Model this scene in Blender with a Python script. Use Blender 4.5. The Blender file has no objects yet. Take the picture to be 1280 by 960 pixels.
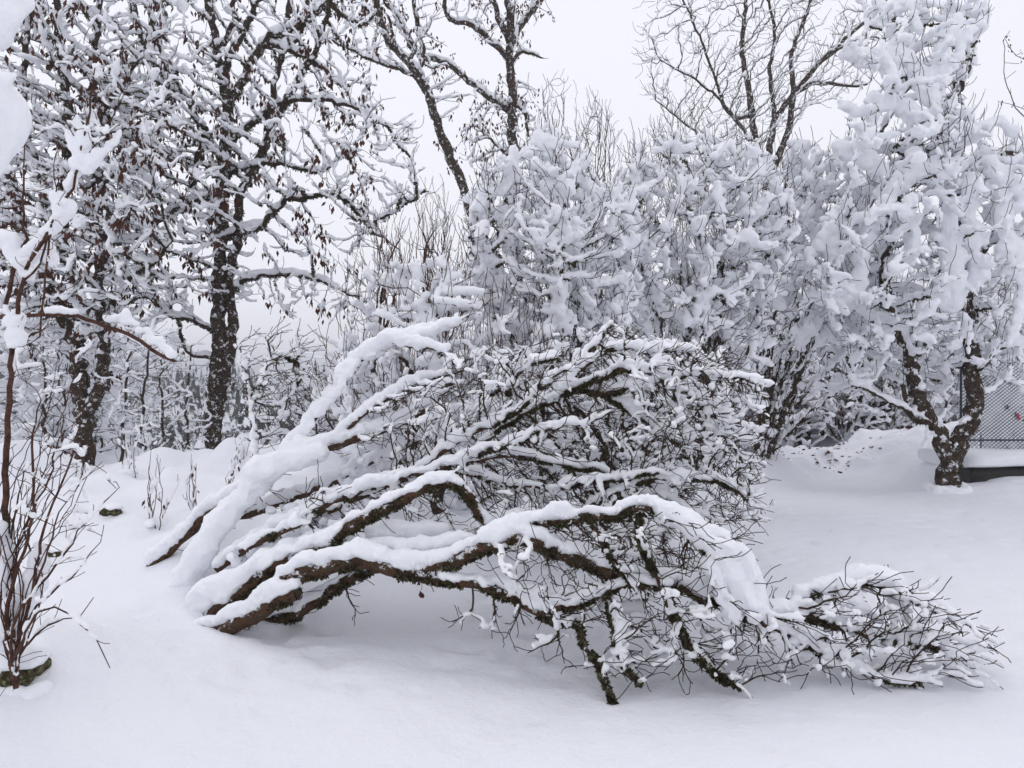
import bpy, math, random
import numpy as np
C = bpy.data.collections.new('scene_objects'); bpy.context.scene.collection.children.link(C)
S = bpy.context.scene
R = math.radians
# ------------------------------------------------------------------ camera
F, CX, CY, CH = 967.0, 640.0, 480.0, 1.6
cam = bpy.data.cameras.new('camera'); co = bpy.data.objects.new('camera', cam); C.objects.link(co)
co.location = (0, 0, CH); co.rotation_euler = (R(90), 0, 0)
cam.sensor_width = 36; cam.lens = 36*F/1280; cam.clip_start = .05; cam.clip_end = 3000
S.camera = co
# ------------------------------------------------------------------ sky, sun, exposure
W = bpy.data.worlds.new('World'); S.world = W; W.use_nodes = True
nt = W.node_tree; bg = nt.nodes['Background']
sky = nt.nodes.new('ShaderNodeTexSky'); sky.sky_type = 'NISHITA'; sky.sun_disc = False
SUN_EL, SUN_AZ = 52, -35
sky.sun_elevation = R(SUN_EL); sky.sun_rotation = R(SUN_AZ)
hs = nt.nodes.new('ShaderNodeHueSaturation'); hs.inputs['Saturation'].default_value = .25
mx = nt.nodes.new('ShaderNodeMix'); mx.data_type = 'RGBA'
mx.inputs[0].default_value = .93                       # thick even cloud over the clear sky
mx.inputs[7].default_value = (9.0, 9.05, 9.8, 1)
nt.links.new(sky.outputs[0], hs.inputs['Color']); nt.links.new(hs.outputs[0], mx.inputs[6])
nt.links.new(mx.outputs[2], bg.inputs[0]); bg.inputs[1].default_value = .11
sl = bpy.data.lights.new('sun', 'SUN'); so = bpy.data.objects.new('sun', sl); C.objects.link(so)
sl.energy = .5; sl.angle = R(35); sl.color = (1, .98, .95)
so.rotation_euler = (R(90-SUN_EL), 0, R(180-SUN_AZ)); so.location = (0, 0, 30)
S.view_settings.view_transform = 'Standard'; S.view_settings.look = 'None'
S.view_settings.exposure = 0.0; S.view_settings.gamma = 1
S.cycles.max_bounces = 10; S.cycles.diffuse_bounces = 8; S.cycles.use_denoising = True
S.cycles.volume_bounces = 0
# ------------------------------------------------------------------ helpers
rng = np.random.default_rng(7)
def P(px, py, Y): return np.array([(px-CX)/F*Y, Y, CH-(py-CY)/F*Y])
def hashn(ix, iy, iz, s):
    h = (ix*374761393 + iy*668265263 + iz*2147483647 + s*974634777).astype(np.int64)
    h = (h ^ (h >> 13))*1274126177; h = h ^ (h >> 16)
    return (h & 0xffff)/65535.0
def vnoise(p, scale, seed=0):
    q = np.asarray(p, float)/scale
    if q.shape[-1] == 2: q = np.concatenate([q, np.zeros(q.shape[:-1]+(1,))], -1)
    i = np.floor(q).astype(np.int64); f = q-i; f = f*f*(3-2*f)
    r = 0
    for a in (0, 1):
        for b in (0, 1):
            for c in (0, 1):
                w = (f[..., 0] if a else 1-f[..., 0])*(f[..., 1] if b else 1-f[..., 1])*(f[..., 2] if c else 1-f[..., 2])
                r = r + w*hashn(i[..., 0]+a, i[..., 1]+b, i[..., 2]+c, seed)
    return r
def sstep(a, b, x):
    t = np.clip((x-a)/(b-a), 0, 1); return t*t*(3-2*t)
def mesh_obj(name, verts, faces, mat, parent=None, smooth=True, counts=None):
    """faces: (n,k) array, or flat loop array with counts"""
    me = bpy.data.meshes.new(name)
    verts = np.asarray(verts, np.float32)
    if counts is None:
        faces = np.asarray(faces, np.int32); counts = np.full(len(faces), faces.shape[1], np.int32); flat = faces.ravel()
    else: flat = np.asarray(faces, np.int32)
    if parent is not None: verts = verts - np.array(parent.location, np.float32)
    me.vertices.add(len(verts)); me.vertices.foreach_set('co', verts.ravel())
    me.loops.add(len(flat)); me.loops.foreach_set('vertex_index', flat)
    me.polygons.add(len(counts))
    st = np.concatenate([[0], np.cumsum(counts)[:-1]]).astype(np.int32)
    me.polygons.foreach_set('loop_start', st)
    me.polygons.foreach_set('use_smooth', np.full(len(counts), smooth))
    me.update(calc_edges=True); me.validate()
    me.materials.append(mat)
    o = bpy.data.objects.new(name, me); C.objects.link(o)
    if parent is not None: o.parent = parent
    return o
def tag(o, label=None, cat=None, group=None, kind=None):
    if label: o['label'] = label
    if cat: o['category'] = cat
    if group: o['group'] = group
    if kind: o['kind'] = kind
    return o
def thing(name, loc, label, cat, group=None):
    o = bpy.data.objects.new(name, None); C.objects.link(o); o.location = loc
    return tag(o, label, cat, group)
class MB:
    def __init__(s): s.v = []; s.f = []; s.c = []; s.n = 0
    def add(s, v, f):
        v = np.asarray(v, float); f = np.asarray(f)
        s.v.append(v); s.f.append((f+s.n).ravel()); s.c.append(np.full(len(f), f.shape[1])); s.n += len(v)
    def build(s, name, mat, parent=None, smooth=True):
        return mesh_obj(name, np.concatenate(s.v), np.concatenate(s.f), mat, parent, smooth, np.concatenate(s.c).astype(np.int32))
# ------------------------------------------------------------------ materials
def mat(name):
    m = bpy.data.materials.new(name); m.use_nodes = True
    n = m.node_tree; b = n.nodes['Principled BSDF']
    return m, n, b
def N(n, t, **k):
    x = n.nodes.new(t)
    for a, v in k.items(): x.inputs[a.replace('_', ' ')].default_value = v
    return x
def ramp(n, stops):
    r = n.nodes.new('ShaderNodeValToRGB'); e = r.color_ramp.elements
    while len(e) < len(stops): e.new(.5)
    for i, (p, c) in enumerate(stops): e[i].position = p; e[i].color = (*c, 1)
    return r
def noise(n, sc, det=4, rough=.55):
    tc = n.nodes.new('ShaderNodeNewGeometry')
    x = N(n, 'ShaderNodeTexNoise', Scale=sc, Detail=det, Roughness=rough)
    n.links.new(tc.outputs['Position'], x.inputs['Vector']); return x
def bump(n, b, src, strength, dist):
    bp = N(n, 'ShaderNodeBump', Strength=strength, Distance=dist)
    n.links.new(src, bp.inputs['Height']); n.links.new(bp.outputs[0], b.inputs['Normal']); return bp
def snow_mat(name, col=(.86, .87, .90), s1=14, s2=150, d=.02):
    m, n, b = mat(name)
    b.inputs['Base Color'].default_value = (*col, 1); b.inputs['Roughness'].default_value = .75
    b.inputs['Specular IOR Level'].default_value = .2
    b.inputs['Subsurface Weight'].default_value = .7; b.inputs['Subsurface Radius'].default_value = (1, 1, 1.1); b.inputs['Subsurface Scale'].default_value = .03
    a = noise(n, s1, 6, .6); c = noise(n, s2, 3)
    mm = n.nodes.new('ShaderNodeMath'); mm.operation = 'MULTIPLY_ADD'; mm.inputs[1].default_value = .12
    n.links.new(c.outputs[0], mm.inputs[0]); n.links.new(a.outputs[0], mm.inputs[2])
    bump(n, b, mm.outputs[0], .6, d); return m
M_SNOW = snow_mat('snow'); M_SNOWFAR = snow_mat('clinging_snow', s1=8, s2=40, d=.03)
def bark_mat(name, cols, sc=18, snow=0., snow_sc=9, topsnow=0.):
    m, n, b = mat(name); a = noise(n, sc, 8, .7)
    r = ramp(n, cols); n.links.new(a.outputs[0], r.inputs[0]); out = r.outputs[0]
    b.inputs['Roughness'].default_value = .9; b.inputs['Specular IOR Level'].default_value = .15
    if snow or topsnow:
        s = noise(n, snow_sc, 7, .75); g = n.nodes.new('ShaderNodeNewGeometry'); sp = n.nodes.new('ShaderNodeSeparateXYZ')
        n.links.new(g.outputs['Normal'], sp.inputs[0])
        ad = n.nodes.new('ShaderNodeMath'); ad.operation = 'MULTIPLY_ADD'; ad.inputs[1].default_value = topsnow
        n.links.new(sp.outputs[2], ad.inputs[0]); n.links.new(s.outputs[0], ad.inputs[2])
        t = ramp(n, [(.62-snow*.2, (0, 0, 0)), (.65-snow*.2, (1, 1, 1))]); n.links.new(ad.outputs[0], t.inputs[0])
        x = n.nodes.new('ShaderNodeMix'); x.data_type = 'RGBA'; x.inputs[7].default_value = (.84, .85, .88, 1)
        n.links.new(t.outputs[0], x.inputs[0]); n.links.new(out, x.inputs[6]); out = x.outputs[2]
    n.links.new(out, b.inputs['Base Color']); bump(n, b, a.outputs[0], .9, .03); return m
DK = [(.3, (.014, .011, .009)), (.5, (.055, .040, .030)), (.62, (.10, .075, .055)), (.72, (.06, .062, .03))]
M_BARK = bark_mat('mossy_brown_bark', [(.30, (.012, .009, .007)), (.42, (.055, .032, .021)), (.50, (.13, .07, .042)), (.57, (.05, .036, .024)), (.64, (.10, .095, .05)), (.74, (.26, .27, .20))], 34, snow=.12, snow_sc=16, topsnow=.12)
M_TRUNK = bark_mat('dark_tree_bark', DK, 24, snow=.26, snow_sc=11)
M_LIMB = bark_mat('dark_limb_bark', DK, 20, snow=.1, topsnow=.15)
M_TWIG = bark_mat('twig_bark', [(.4, (.03, .022, .019)), (.6, (.075, .052, .042))], 30, topsnow=.2, snow_sc=30)
M_FTWIG = bark_mat('brown_twig_bark', [(.4, (.035, .024, .018)), (.55, (.085, .055, .038)), (.7, (.09, .085, .05))], 30)
M_REDTWIG = bark_mat('red_brown_twig', [(.4, (.06, .03, .022)), (.65, (.17, .085, .06))], 30)
M_FARTWIG = bark_mat('grey_twig', [(.4, (.09, .085, .09)), (.6, (.16, .15, .16))], 6, topsnow=.15, snow_sc=5)
M_MOSS = bark_mat('moss_lichen', [(.35, (.02, .014, .009)), (.47, (.05, .042, .02)), (.56, (.12, .115, .055)), (.68, (.34, .36, .24))], 40)
M_LEAF = bark_mat('dry_leaf', [(.4, (.045, .020, .015)), (.6, (.15, .065, .045))], 25)
M_IVY = bark_mat('dark_ivy', [(.4, (.010, .018, .010)), (.6, (.03, .05, .028))], 20, snow=.1, topsnow=.2, snow_sc=12)
# ------------------------------------------------------------------ snow volume -> surface
def surface_nets(f, iso, org, vox):
    s = f > iso
    c8 = [s[a:s.shape[0]-1+a, b:s.shape[1]-1+b, c:s.shape[2]-1+c] for a in (0, 1) for b in (0, 1) for c in (0, 1)]
    anyc = c8[0].copy(); allc = c8[0].copy()
    for x in c8[1:]: anyc |= x; allc &= x
    cells = anyc & ~allc
    ci = np.argwhere(cells)
    if len(ci) == 0: return None
    idx = np.full(cells.shape, -1, np.int32); idx[cells] = np.arange(len(ci))
    acc = np.zeros((len(ci), 3)); cnt = np.zeros(len(ci))
    cor = np.array([(a, b, c) for a in (0, 1) for b in (0, 1) for c in (0, 1)])
    val = [f[ci[:, 0]+a, ci[:, 1]+b, ci[:, 2]+c] for a, b, c in cor]
    for i in range(8):
        for j in range(i+1, 8):
            d = cor[j]-cor[i]
            if abs(d).sum() != 1: continue
            vi, vj = val[i], val[j]; m = (vi > iso) != (vj > iso)
            t = np.where(m, (iso-vi)/np.where(m, vj-vi, 1), 0)
            acc += np.where(m[:, None], cor[i]+t[:, None]*d, 0); cnt += m
    V = org + (ci+acc/cnt[:, None])*vox
    Q = []
    for ax in range(3):
        a, b = [(1, 2), (2, 0), (0, 1)][ax]
        sl0 = [slice(None)]*3; sl1 = [slice(None)]*3
        sl0[ax] = slice(0, -1); sl1[ax] = slice(1, None)
        d = s[tuple(sl0)] != s[tuple(sl1)]
        e = np.argwhere(d)
        ok = (e[:, a] > 0) & (e[:, b] > 0) & (e[:, a] < f.shape[a]-1) & (e[:, b] < f.shape[b]-1)
        e = e[ok]; fl = s[tuple(sl0)][tuple(e.T)]
        def at(da, db):
            q = e.copy(); q[:, a] -= da; q[:, b] -= db; return idx[tuple(q.T)]
        q = np.stack([at(0, 0), at(1, 0), at(1, 1), at(0, 1)], 1)
        q[~fl] = q[~fl][:, ::-1]; Q.append(q)
    return V, np.concatenate(Q)
def snow_obj(name, pts, rad, vox, parent, m=None, amp=.5, zs=.9, nsc=.09, iso=.42, ground=True, warp=1.):
    pts = np.asarray(pts); rad = np.maximum(np.asarray(rad), vox*.95)
    m = m or M_SNOW
    RI = rad/.72; pad = RI.max()+2*vox
    lo = pts.min(0)-pad; dim = np.ceil((pts.max(0)+pad-lo)/vox).astype(int)+1
    f = np.zeros(dim, np.float32); ff = f.ravel()
    w = np.ceil(RI/vox).astype(int)
    g = (pts-lo)/vox; gi = np.round(g).astype(np.int64)
    for k in np.unique(w):
        sel = np.where(w == k)[0]; o = np.arange(-k, k+1)
        O = np.stack(np.meshgrid(o, o, o, indexing='ij'), -1).reshape(-1, 3)
        O = O[(O**2).sum(1) <= (k+.9)**2]
        ch = max(1, 2000000//len(O))
        for i in range(0, len(sel), ch):
            s = sel[i:i+ch]
            d = ((gi[s]-g[s])[:, None, :]+O[None])
            d[..., 2] /= zs
            q = (d**2).sum(-1)/(RI[s]/vox)[:, None]**2
            v = np.clip(1-q, 0, None)**2
            c = gi[s][:, None, :]+O[None]
            lin = (c[..., 0]*dim[1]+c[..., 1])*dim[2]+c[..., 2]
            mk = (v > 0) & (lin >= 0) & (lin < ff.size)
            np.add.at(ff, lin[mk], v[mk].astype(np.float32))
    # soft clamp + organic variation near the surface
    near = np.argwhere((f > iso*.25) & (f < iso*3))
    if amp:
        pw = lo+near*vox
        nz = (vnoise(pw, nsc, 3)-.5)*1.3+(vnoise(pw, nsc*.38, 5)-.5)*.7
        t = tuple(near.T); f[t] = f[t]*(1+amp*nz)
    r = surface_nets(f, iso, lo, vox)
    if r is None: return None
    V, Q = r
    if ground:
        # one smoothing pass, keeps the mass soft
        A = np.zeros_like(V); n = np.zeros(len(V))
        for a, b in ((0, 1), (1, 2), (2, 3), (3, 0)):
            np.add.at(A, Q[:, a], V[Q[:, b]]); np.add.at(n, Q[:, a], 1)
        V = V*.5+A/np.maximum(n, 1)[:, None]*.5
    if warp:
        w1 = np.stack([vnoise(V, nsc*.9, 51+i)-.5 for i in range(3)], 1); w2 = np.stack([vnoise(V, nsc*.3, 55+i)-.5 for i in range(3)], 1)
        V = V+w1*warp*np.minimum(nsc*.28, vox*2.2)+w2*warp*vox*.8
    return mesh_obj(name, V, Q, m, parent)
# ------------------------------------------------------------------ branch skeletons
class Skel:
    def __init__(s): s.p = []; s.par = []; s.r = []
    def add(s, p, par, r=0.): s.p.append(np.asarray(p, float)); s.par.append(par); s.r.append(r); return len(s.p)-1
    def line(s, pts, r0, r1, par=-1, step=.12, wob=.012, seed=None):
        """pts: list of 3-D points; returns node ids"""
        pts = np.array(pts, float)
        q = np.concatenate([[2*pts[0]-pts[1]], pts, [2*pts[-1]-pts[-2]]])
        out = []
        L = np.linalg.norm(np.diff(pts, axis=0), axis=1); T = L.sum(); acc = 0
        for i in range(len(pts)-1):
            n = max(1, int(L[i]/step))
            for k in range(n):
                t = k/n; a, b, c, d = q[i], q[i+1], q[i+2], q[i+3]
                x = .5*((2*b)+(-a+c)*t+(2*a-5*b+4*c-d)*t*t+(-a+3*b-3*c+d)*t**3)
                out.append((x, (acc+L[i]*t)/T))
            acc += L[i]
        out.append((pts[-1], 1.))
        ids = []
        for x, t in out:
            if ids: x = x+rng.normal(0, wob, 3)
            par = s.add(x, par, r0+(r1-r0)*t); ids.append(par)
        return ids
    def near(s, p):
        A = np.array(s.p); return int(((A-np.asarray(p))**2).sum(1).argmin())
    def grow(s, att, step, kill, trop=(0, 0, 0), jit=.18, iters=400, dinf=1e9, maxn=9000, start=0):
        att = np.asarray(att, float); Pn = np.array(s.p)
        D = np.full(len(att), 1e9); I = np.zeros(len(att), int)
        for i in range(start, len(Pn), 256):
            d = ((att[:, None]-Pn[None, i:i+256])**2).sum(-1)
            j = d.argmin(1); dm = d[np.arange(len(att)), j]; u = dm < D; D[u] = dm[u]; I[u] = i+j[u]
        D = np.sqrt(D); trop = np.array(trop, float); n0 = len(s.p)
        for it in range(iters):
            keep = D > kill; att = att[keep]; D = D[keep]; I = I[keep]
            if len(att) == 0 or len(s.p)-n0 > maxn: break
            act = D < dinf
            if not act.any(): break
            Pn = np.array(s.p)
            v = (att-Pn[I])/D[:, None]
            un, inv = np.unique(I[act], return_inverse=True)
            sm = np.zeros((len(un), 3)); np.add.at(sm, inv, v[act])
            sm /= np.linalg.norm(sm, axis=1, keepdims=True)+1e-9
            sm += trop+rng.normal(0, jit, sm.shape)
            sm /= np.linalg.norm(sm, axis=1, keepdims=True)+1e-9
            new = Pn[un]+sm*step; b = len(s.p)
            for k in range(len(un)): s.add(new[k], int(un[k]))
            d = np.sqrt(((att[:, None]-new[None])**2).sum(-1))
            j = d.argmin(1); dm = d[np.arange(len(att)), j]; u = dm < D-1e-6
            # nodes that keep trying the same target without progress lose it
            D[u] = dm[u]; I[u] = b+j[u]
            st = ~u & (rng.random(len(att)) < .12); D[st] = 0
    def twigs(s, prob, n, seg, up=.3, spread=.9, out=None, r=None, minr=0, only_tips=False, kids=1, sag=0.):
        par = np.array(s.par); N0 = len(s.p)
        haschild = np.zeros(N0, bool); haschild[par[par >= 0]] = True
        R0 = s.radii(0.003) if minr else None
        for i in range(1, N0):
            if only_tips and haschild[i]: continue
            if rng.random() > prob*(2 if not haschild[i] else 1): continue
            if R0 is not None and R0[i] > minr: continue
            for kk in range(kids):
                d0 = s.p[i]-s.p[s.par[i]] if s.par[i] >= 0 else np.array([0, 0, 1.])
                d = d0/(np.linalg.norm(d0)+1e-9)+rng.normal(0, spread, 3)*.8+np.array([0, 0, up])
                if out is not None: d = d+np.asarray(out)
                d /= np.linalg.norm(d)+1e-9; p = s.p[i]; q = i
                for k in range(rng.integers(max(1, n-1), n+2)):
                    p = p+d*seg*(.7+.6*rng.random()); q = s.add(p, q, 0.)
                    d = d+rng.normal(0, .22, 3)+np.array([0, 0, up*.25-sag]); d /= np.linalg.norm(d)
    def radii(s, tip=.003, ex=2.3, cap=1e9):
        n = len(s.p); par = s.par; a = [0.]*n; own = s.r
        r = [0.]*n
        for i in range(n-1, -1, -1):
            ri = max(tip, a[i]**(1/ex)) if a[i] > 0 else tip
            ri = min(ri, cap)
            if own[i] > 0: ri = own[i]
            r[i] = ri; p = par[i]
            if p >= 0 and own[p] == 0: a[p] += ri**ex
        r = np.array(r); pa = np.array(par)
        for i in range(1, n):
            if pa[i] >= 0 and r[i] > r[pa[i]]: r[i] = r[pa[i]]
        return r
    def finish(s, tip=.003, ex=2.3, cap=1e9):
        s.R = s.radii(tip, ex, cap); s.A = np.array(s.p); s.Pa = np.array(s.par)
        n = len(s.A); s.main = np.full(n, -1)
        order = np.argsort(s.R, kind='stable'); o = order[s.Pa[order] >= 0]
        s.main[s.Pa[o]] = o
        return s
def tubes(sk, sel, sides, name, m, parent, lump=0., minr=0.):
    """sel: mask over nodes (edge parent->node)"""
    A, Rr, Pa = sk.A, sk.R, sk.Pa
    e = np.where(sel & (Pa >= 0))[0]
    if len(e) == 0: return None
    p = Pa[e]; d = A[e]-A[p]; ln = np.linalg.norm(d, axis=1, keepdims=True)+1e-9; d = d/ln
    dn = np.zeros_like(A); dn[e] = d
    # node direction = average with main child
    mc = sk.main; has = mc >= 0
    dd = dn.copy(); dd[has] += dn[mc[has]]; dd /= np.linalg.norm(dd, axis=1, keepdims=True)+1e-9
    ref = np.array([.31, .52, .79]); ref /= np.linalg.norm(ref)
    def frame(D):
        u = np.cross(D, ref); u /= np.linalg.norm(u, axis=1, keepdims=True)+1e-6
        return u, np.cross(D, u)
    th = np.arange(sides)*2*np.pi/sides
    def ring(c, D, r):
        u, v = frame(D)
        q = c[:, None]+r[:, None, None]*(np.cos(th)[None, :, None]*u[:, None]+np.sin(th)[None, :, None]*v[:, None])
        if lump:
            k = (vnoise(q, .06, 11)-.5)*lump+(vnoise(q, .02, 12)-.5)*lump*.6
            q = c[:, None]+(q-c[:, None])*(1+k[..., None])
        return q
    inmask = np.zeros(len(A), bool); inmask[e] = True
    ismain = (mc[p] == e) & inmask[p]
    r_end = np.maximum(Rr[e], minr)
    endr = ring(A[e], dd[e], r_end)
    rid = np.full(len(A), -1); rid[e] = np.arange(len(e))
    V = [endr.reshape(-1, 3)]; nb = len(e)
    st = rid[p].copy()
    ns = np.where(~ismain)[0]
    sr = ring(A[p[ns]], d[ns], np.maximum(np.where(mc[p[ns]] == e[ns], Rr[p[ns]], Rr[e[ns]]), minr))
    V.append(sr.reshape(-1, 3)); st[ns] = nb+np.arange(len(ns))
    k = np.arange(sides); k2 = (k+1) % sides
    a = st[:, None]*sides; b = np.arange(len(e))[:, None]*sides
    F4 = np.stack([a+k, a+k2, b+k2, b+k], -1).reshape(-1, 4)
    # cap ends
    leaf = np.where(mc[e] < 0)[0] if True else []
    flat = [F4.ravel()]; cnt = [np.full(len(F4), 4)]
    tipsel = e[leaf]
    if len(tipsel):
        cp = (np.array(leaf)[:, None]*sides+k[None]); flat.append(cp.ravel()); cnt.append(np.full(len(cp), sides))
    return mesh_obj(name, np.concatenate(V), np.concatenate(flat), m, parent, True, np.concatenate(cnt).astype(np.int32))
def snow_points(sk, sel, base, k_r=.8, rmax=.08, web=0, web_r=None, keep=1., slope_pow=.8, nsc=.5, steep=.12, space=.75, side=None):
    """points lying on top of the branches (and in the forks) that carry snow"""
    A, Rr, Pa = sk.A, sk.R, sk.Pa
    e = np.where(sel & (Pa >= 0))[0]; p = Pa[e]
    d = A[e]-A[p]; ln = np.linalg.norm(d, axis=1)+1e-9
    h = np.sqrt(np.clip(1-(d[:, 2]/ln)**2, 0, 1))
    t = np.minimum(base+k_r*Rr[e], rmax)*np.clip((h-steep)/(1-steep), 0, 1)**slope_pow
    nz = vnoise(A[e], nsc, 21)
    n2 = vnoise(A[e], nsc*.35, 22); t = t*(.3+1.0*nz+.5*n2)
    ok = (t > base*.28) & (nz > 1-keep-.0)
    e, p, d, ln, t = e[ok], p[ok], d[ok], ln[ok], t[ok]
    pts = []; rr = []
    nmax = np.clip(np.ceil(ln/(space*t)), 1, 40).astype(int)
    for n in np.unique(nmax):
        s = nmax == n
        for k in range(n):
            f = (k+rng.random(s.sum())*.5+.25)/n
            c = A[p[s]]+d[s]*f[:, None]
            c[:, 2] += Rr[e[s]]*.8+t[s]*.62
            c += rng.normal(0, .12, c.shape)*t[s][:, None]
            pts.append(c); rr.append(t[s]*(.85+.3*rng.random(s.sum())))
    if web:
        mc = sk.main; c2 = np.where((Pa >= 0))[0]; c2 = c2[(mc[Pa[c2]] != c2) & sel[c2]]
        a = c2.copy(); b = mc[Pa[c2]].copy(); wr = web_r or base
        for k in range(web):
            okk = (a >= 0) & (b >= 0)
            a, b = a[okk], b[okk]
            dist = np.linalg.norm(A[a]-A[b], axis=1)
            s = (dist < wr*9) & (dist > wr*.8)
            for f in (.2, .4, .6, .8):
                kk = s & (rng.random(len(s)) < 1.25-.16*k)
                c = A[a[kk]]*f+A[b[kk]]*(1-f); c[:, 2] += wr*.3; vv = .45+1.15*vnoise(c, max(wr*7, .12), 66)
                c += rng.normal(0, .2*wr, c.shape)
                pts.append(c); rr.append(wr*vv*(.7+.35*rng.random(kk.sum()))*(1-.06*k))
            a = np.where(a >= 0, mc[a], -1); b = np.where(b >= 0, mc[b], -1)
    return np.concatenate(pts), np.concatenate(rr)
def tufts(name, sk, sel, dens, size, m, parent, nsc=.15, thr=.5, spikes=5, hang=0.):
    A, Rr, Pa = sk.A, sk.R, sk.Pa
    e = np.where(sel & (Pa >= 0))[0]
    ln = np.linalg.norm(A[e]-A[Pa[e]], axis=1)
    n = rng.poisson(ln*dens*(.4+Rr[e]/.03)); e = np.repeat(e, n)
    if not len(e): return None
    f = rng.random(len(e))[:, None]
    c = A[Pa[e]]*(1-f)+A[e]*f; c = c[(nn := vnoise(c, nsc, 31)) > thr]; e = e[nn > thr]
    dr = rng.normal(0, 1, c.shape); dr /= np.linalg.norm(dr, axis=1, keepdims=True)
    dr[:, 2] -= .25; c = c+dr*Rr[e][:, None]*.8
    c = np.repeat(c, spikes, 0); dr = np.repeat(dr, spikes, 0)
    v = dr+rng.normal(0, .8, dr.shape)+np.array([0, 0, -hang]); v /= np.linalg.norm(v, axis=1, keepdims=True)
    L = size*(.4+rng.random(len(c)))[:, None]
    u = np.cross(v, rng.normal(0, 1, v.shape)); u /= np.linalg.norm(u, axis=1, keepdims=True)+1e-6
    V = np.stack([c-u*L*.28, c+v*L*.5+u*L*.3, c+v*L, c+v*L*.4-u*L*.35+np.cross(u, v)*L*.2], 1).reshape(-1, 3)
    Fq = np.arange(len(V)).reshape(-1, 4)
    return mesh_obj(name, V, Fq, m, parent, False)
def seeds(name, sk, count, size, m, parent, box=None, per=7):
    tips = np.where((sk.main < 0) | (sk.R < .006))[0]
    if box is not None: tips = tips[box(sk.A[tips])]
    t = rng.choice(tips, min(count, len(tips)), replace=False)
    c = np.repeat(sk.A[t], per, 0)+rng.normal(0, size*.45, (len(t)*per, 3))
    c[:, 2] -= size*.3*rng.random(len(c))
    v = np.array([0, 0, -1.])+rng.normal(0, .3, c.shape); v /= np.linalg.norm(v, axis=1, keepdims=True)
    u = np.cross(v, rng.normal(0, 1, v.shape)); u /= np.linalg.norm(u, axis=1, keepdims=True)
    w = np.cross(u, v); L = size*(.6+.7*rng.random(len(c)))[:, None]; b = L*.22
    V = np.stack([c, c+v*L*.45+u*b, c+v*L, c+v*L*.45-u*b, c+v*L*.5+w*b*.7], 1).reshape(-1, 3)
    i = np.arange(len(c))[:, None]*5
    Fq = np.concatenate([i+np.array([0, 1, 4, 4]), i+np.array([1, 2, 4, 4]), i+np.array([2, 3, 4, 4]), i+np.array([3, 0, 4, 4])])[:, :3]
    return mesh_obj(name, V, Fq, m, parent, False)
def inpoly(poly, q):
    x, y = q[:, 0], q[:, 1]; r = np.zeros(len(q), bool); n = len(poly)
    for i in range(n):
        x1, y1 = poly[i]; x2, y2 = poly[i-1]
        c = ((y1 > y) != (y2 > y)) & (x < (x2-x1)*(y-y1)/((y2-y1)+1e-9)+x1); r ^= c
    return r
def cloud(poly, n, Y, th, shell=.0, zmin=None):
    """n points filling the crown whose outline seen from the lawn is poly, Y metres away, th metres deep"""
    poly = np.array(poly, float); lo, hi = poly.min(0), poly.max(0); out = []
    c = poly.mean(0); sz = (hi-lo)/2
    while sum(map(len, out)) < n:
        q = lo+(hi-lo)*rng.random((n*2, 2)); q = q[inpoly(poly, q)]
        out.append(q)
    q = np.concatenate(out)[:n]
    e = np.clip(1-(((q-c)/sz)**2).sum(1)*.6, .12, 1)**.5
    yy = Y+th*e*(rng.random(n)*2-1)
    a = np.stack([(q[:, 0]-CX)/F*yy, yy, CH-(q[:, 1]-CY)/F*yy], 1)
    if zmin is not None: a = a[a[:, 2] > zmin]
    return a
PX = lambda L, Y=None: [P(*t) if len(t) == 3 else P(t[0], t[1], Y) for t in L]
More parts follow.
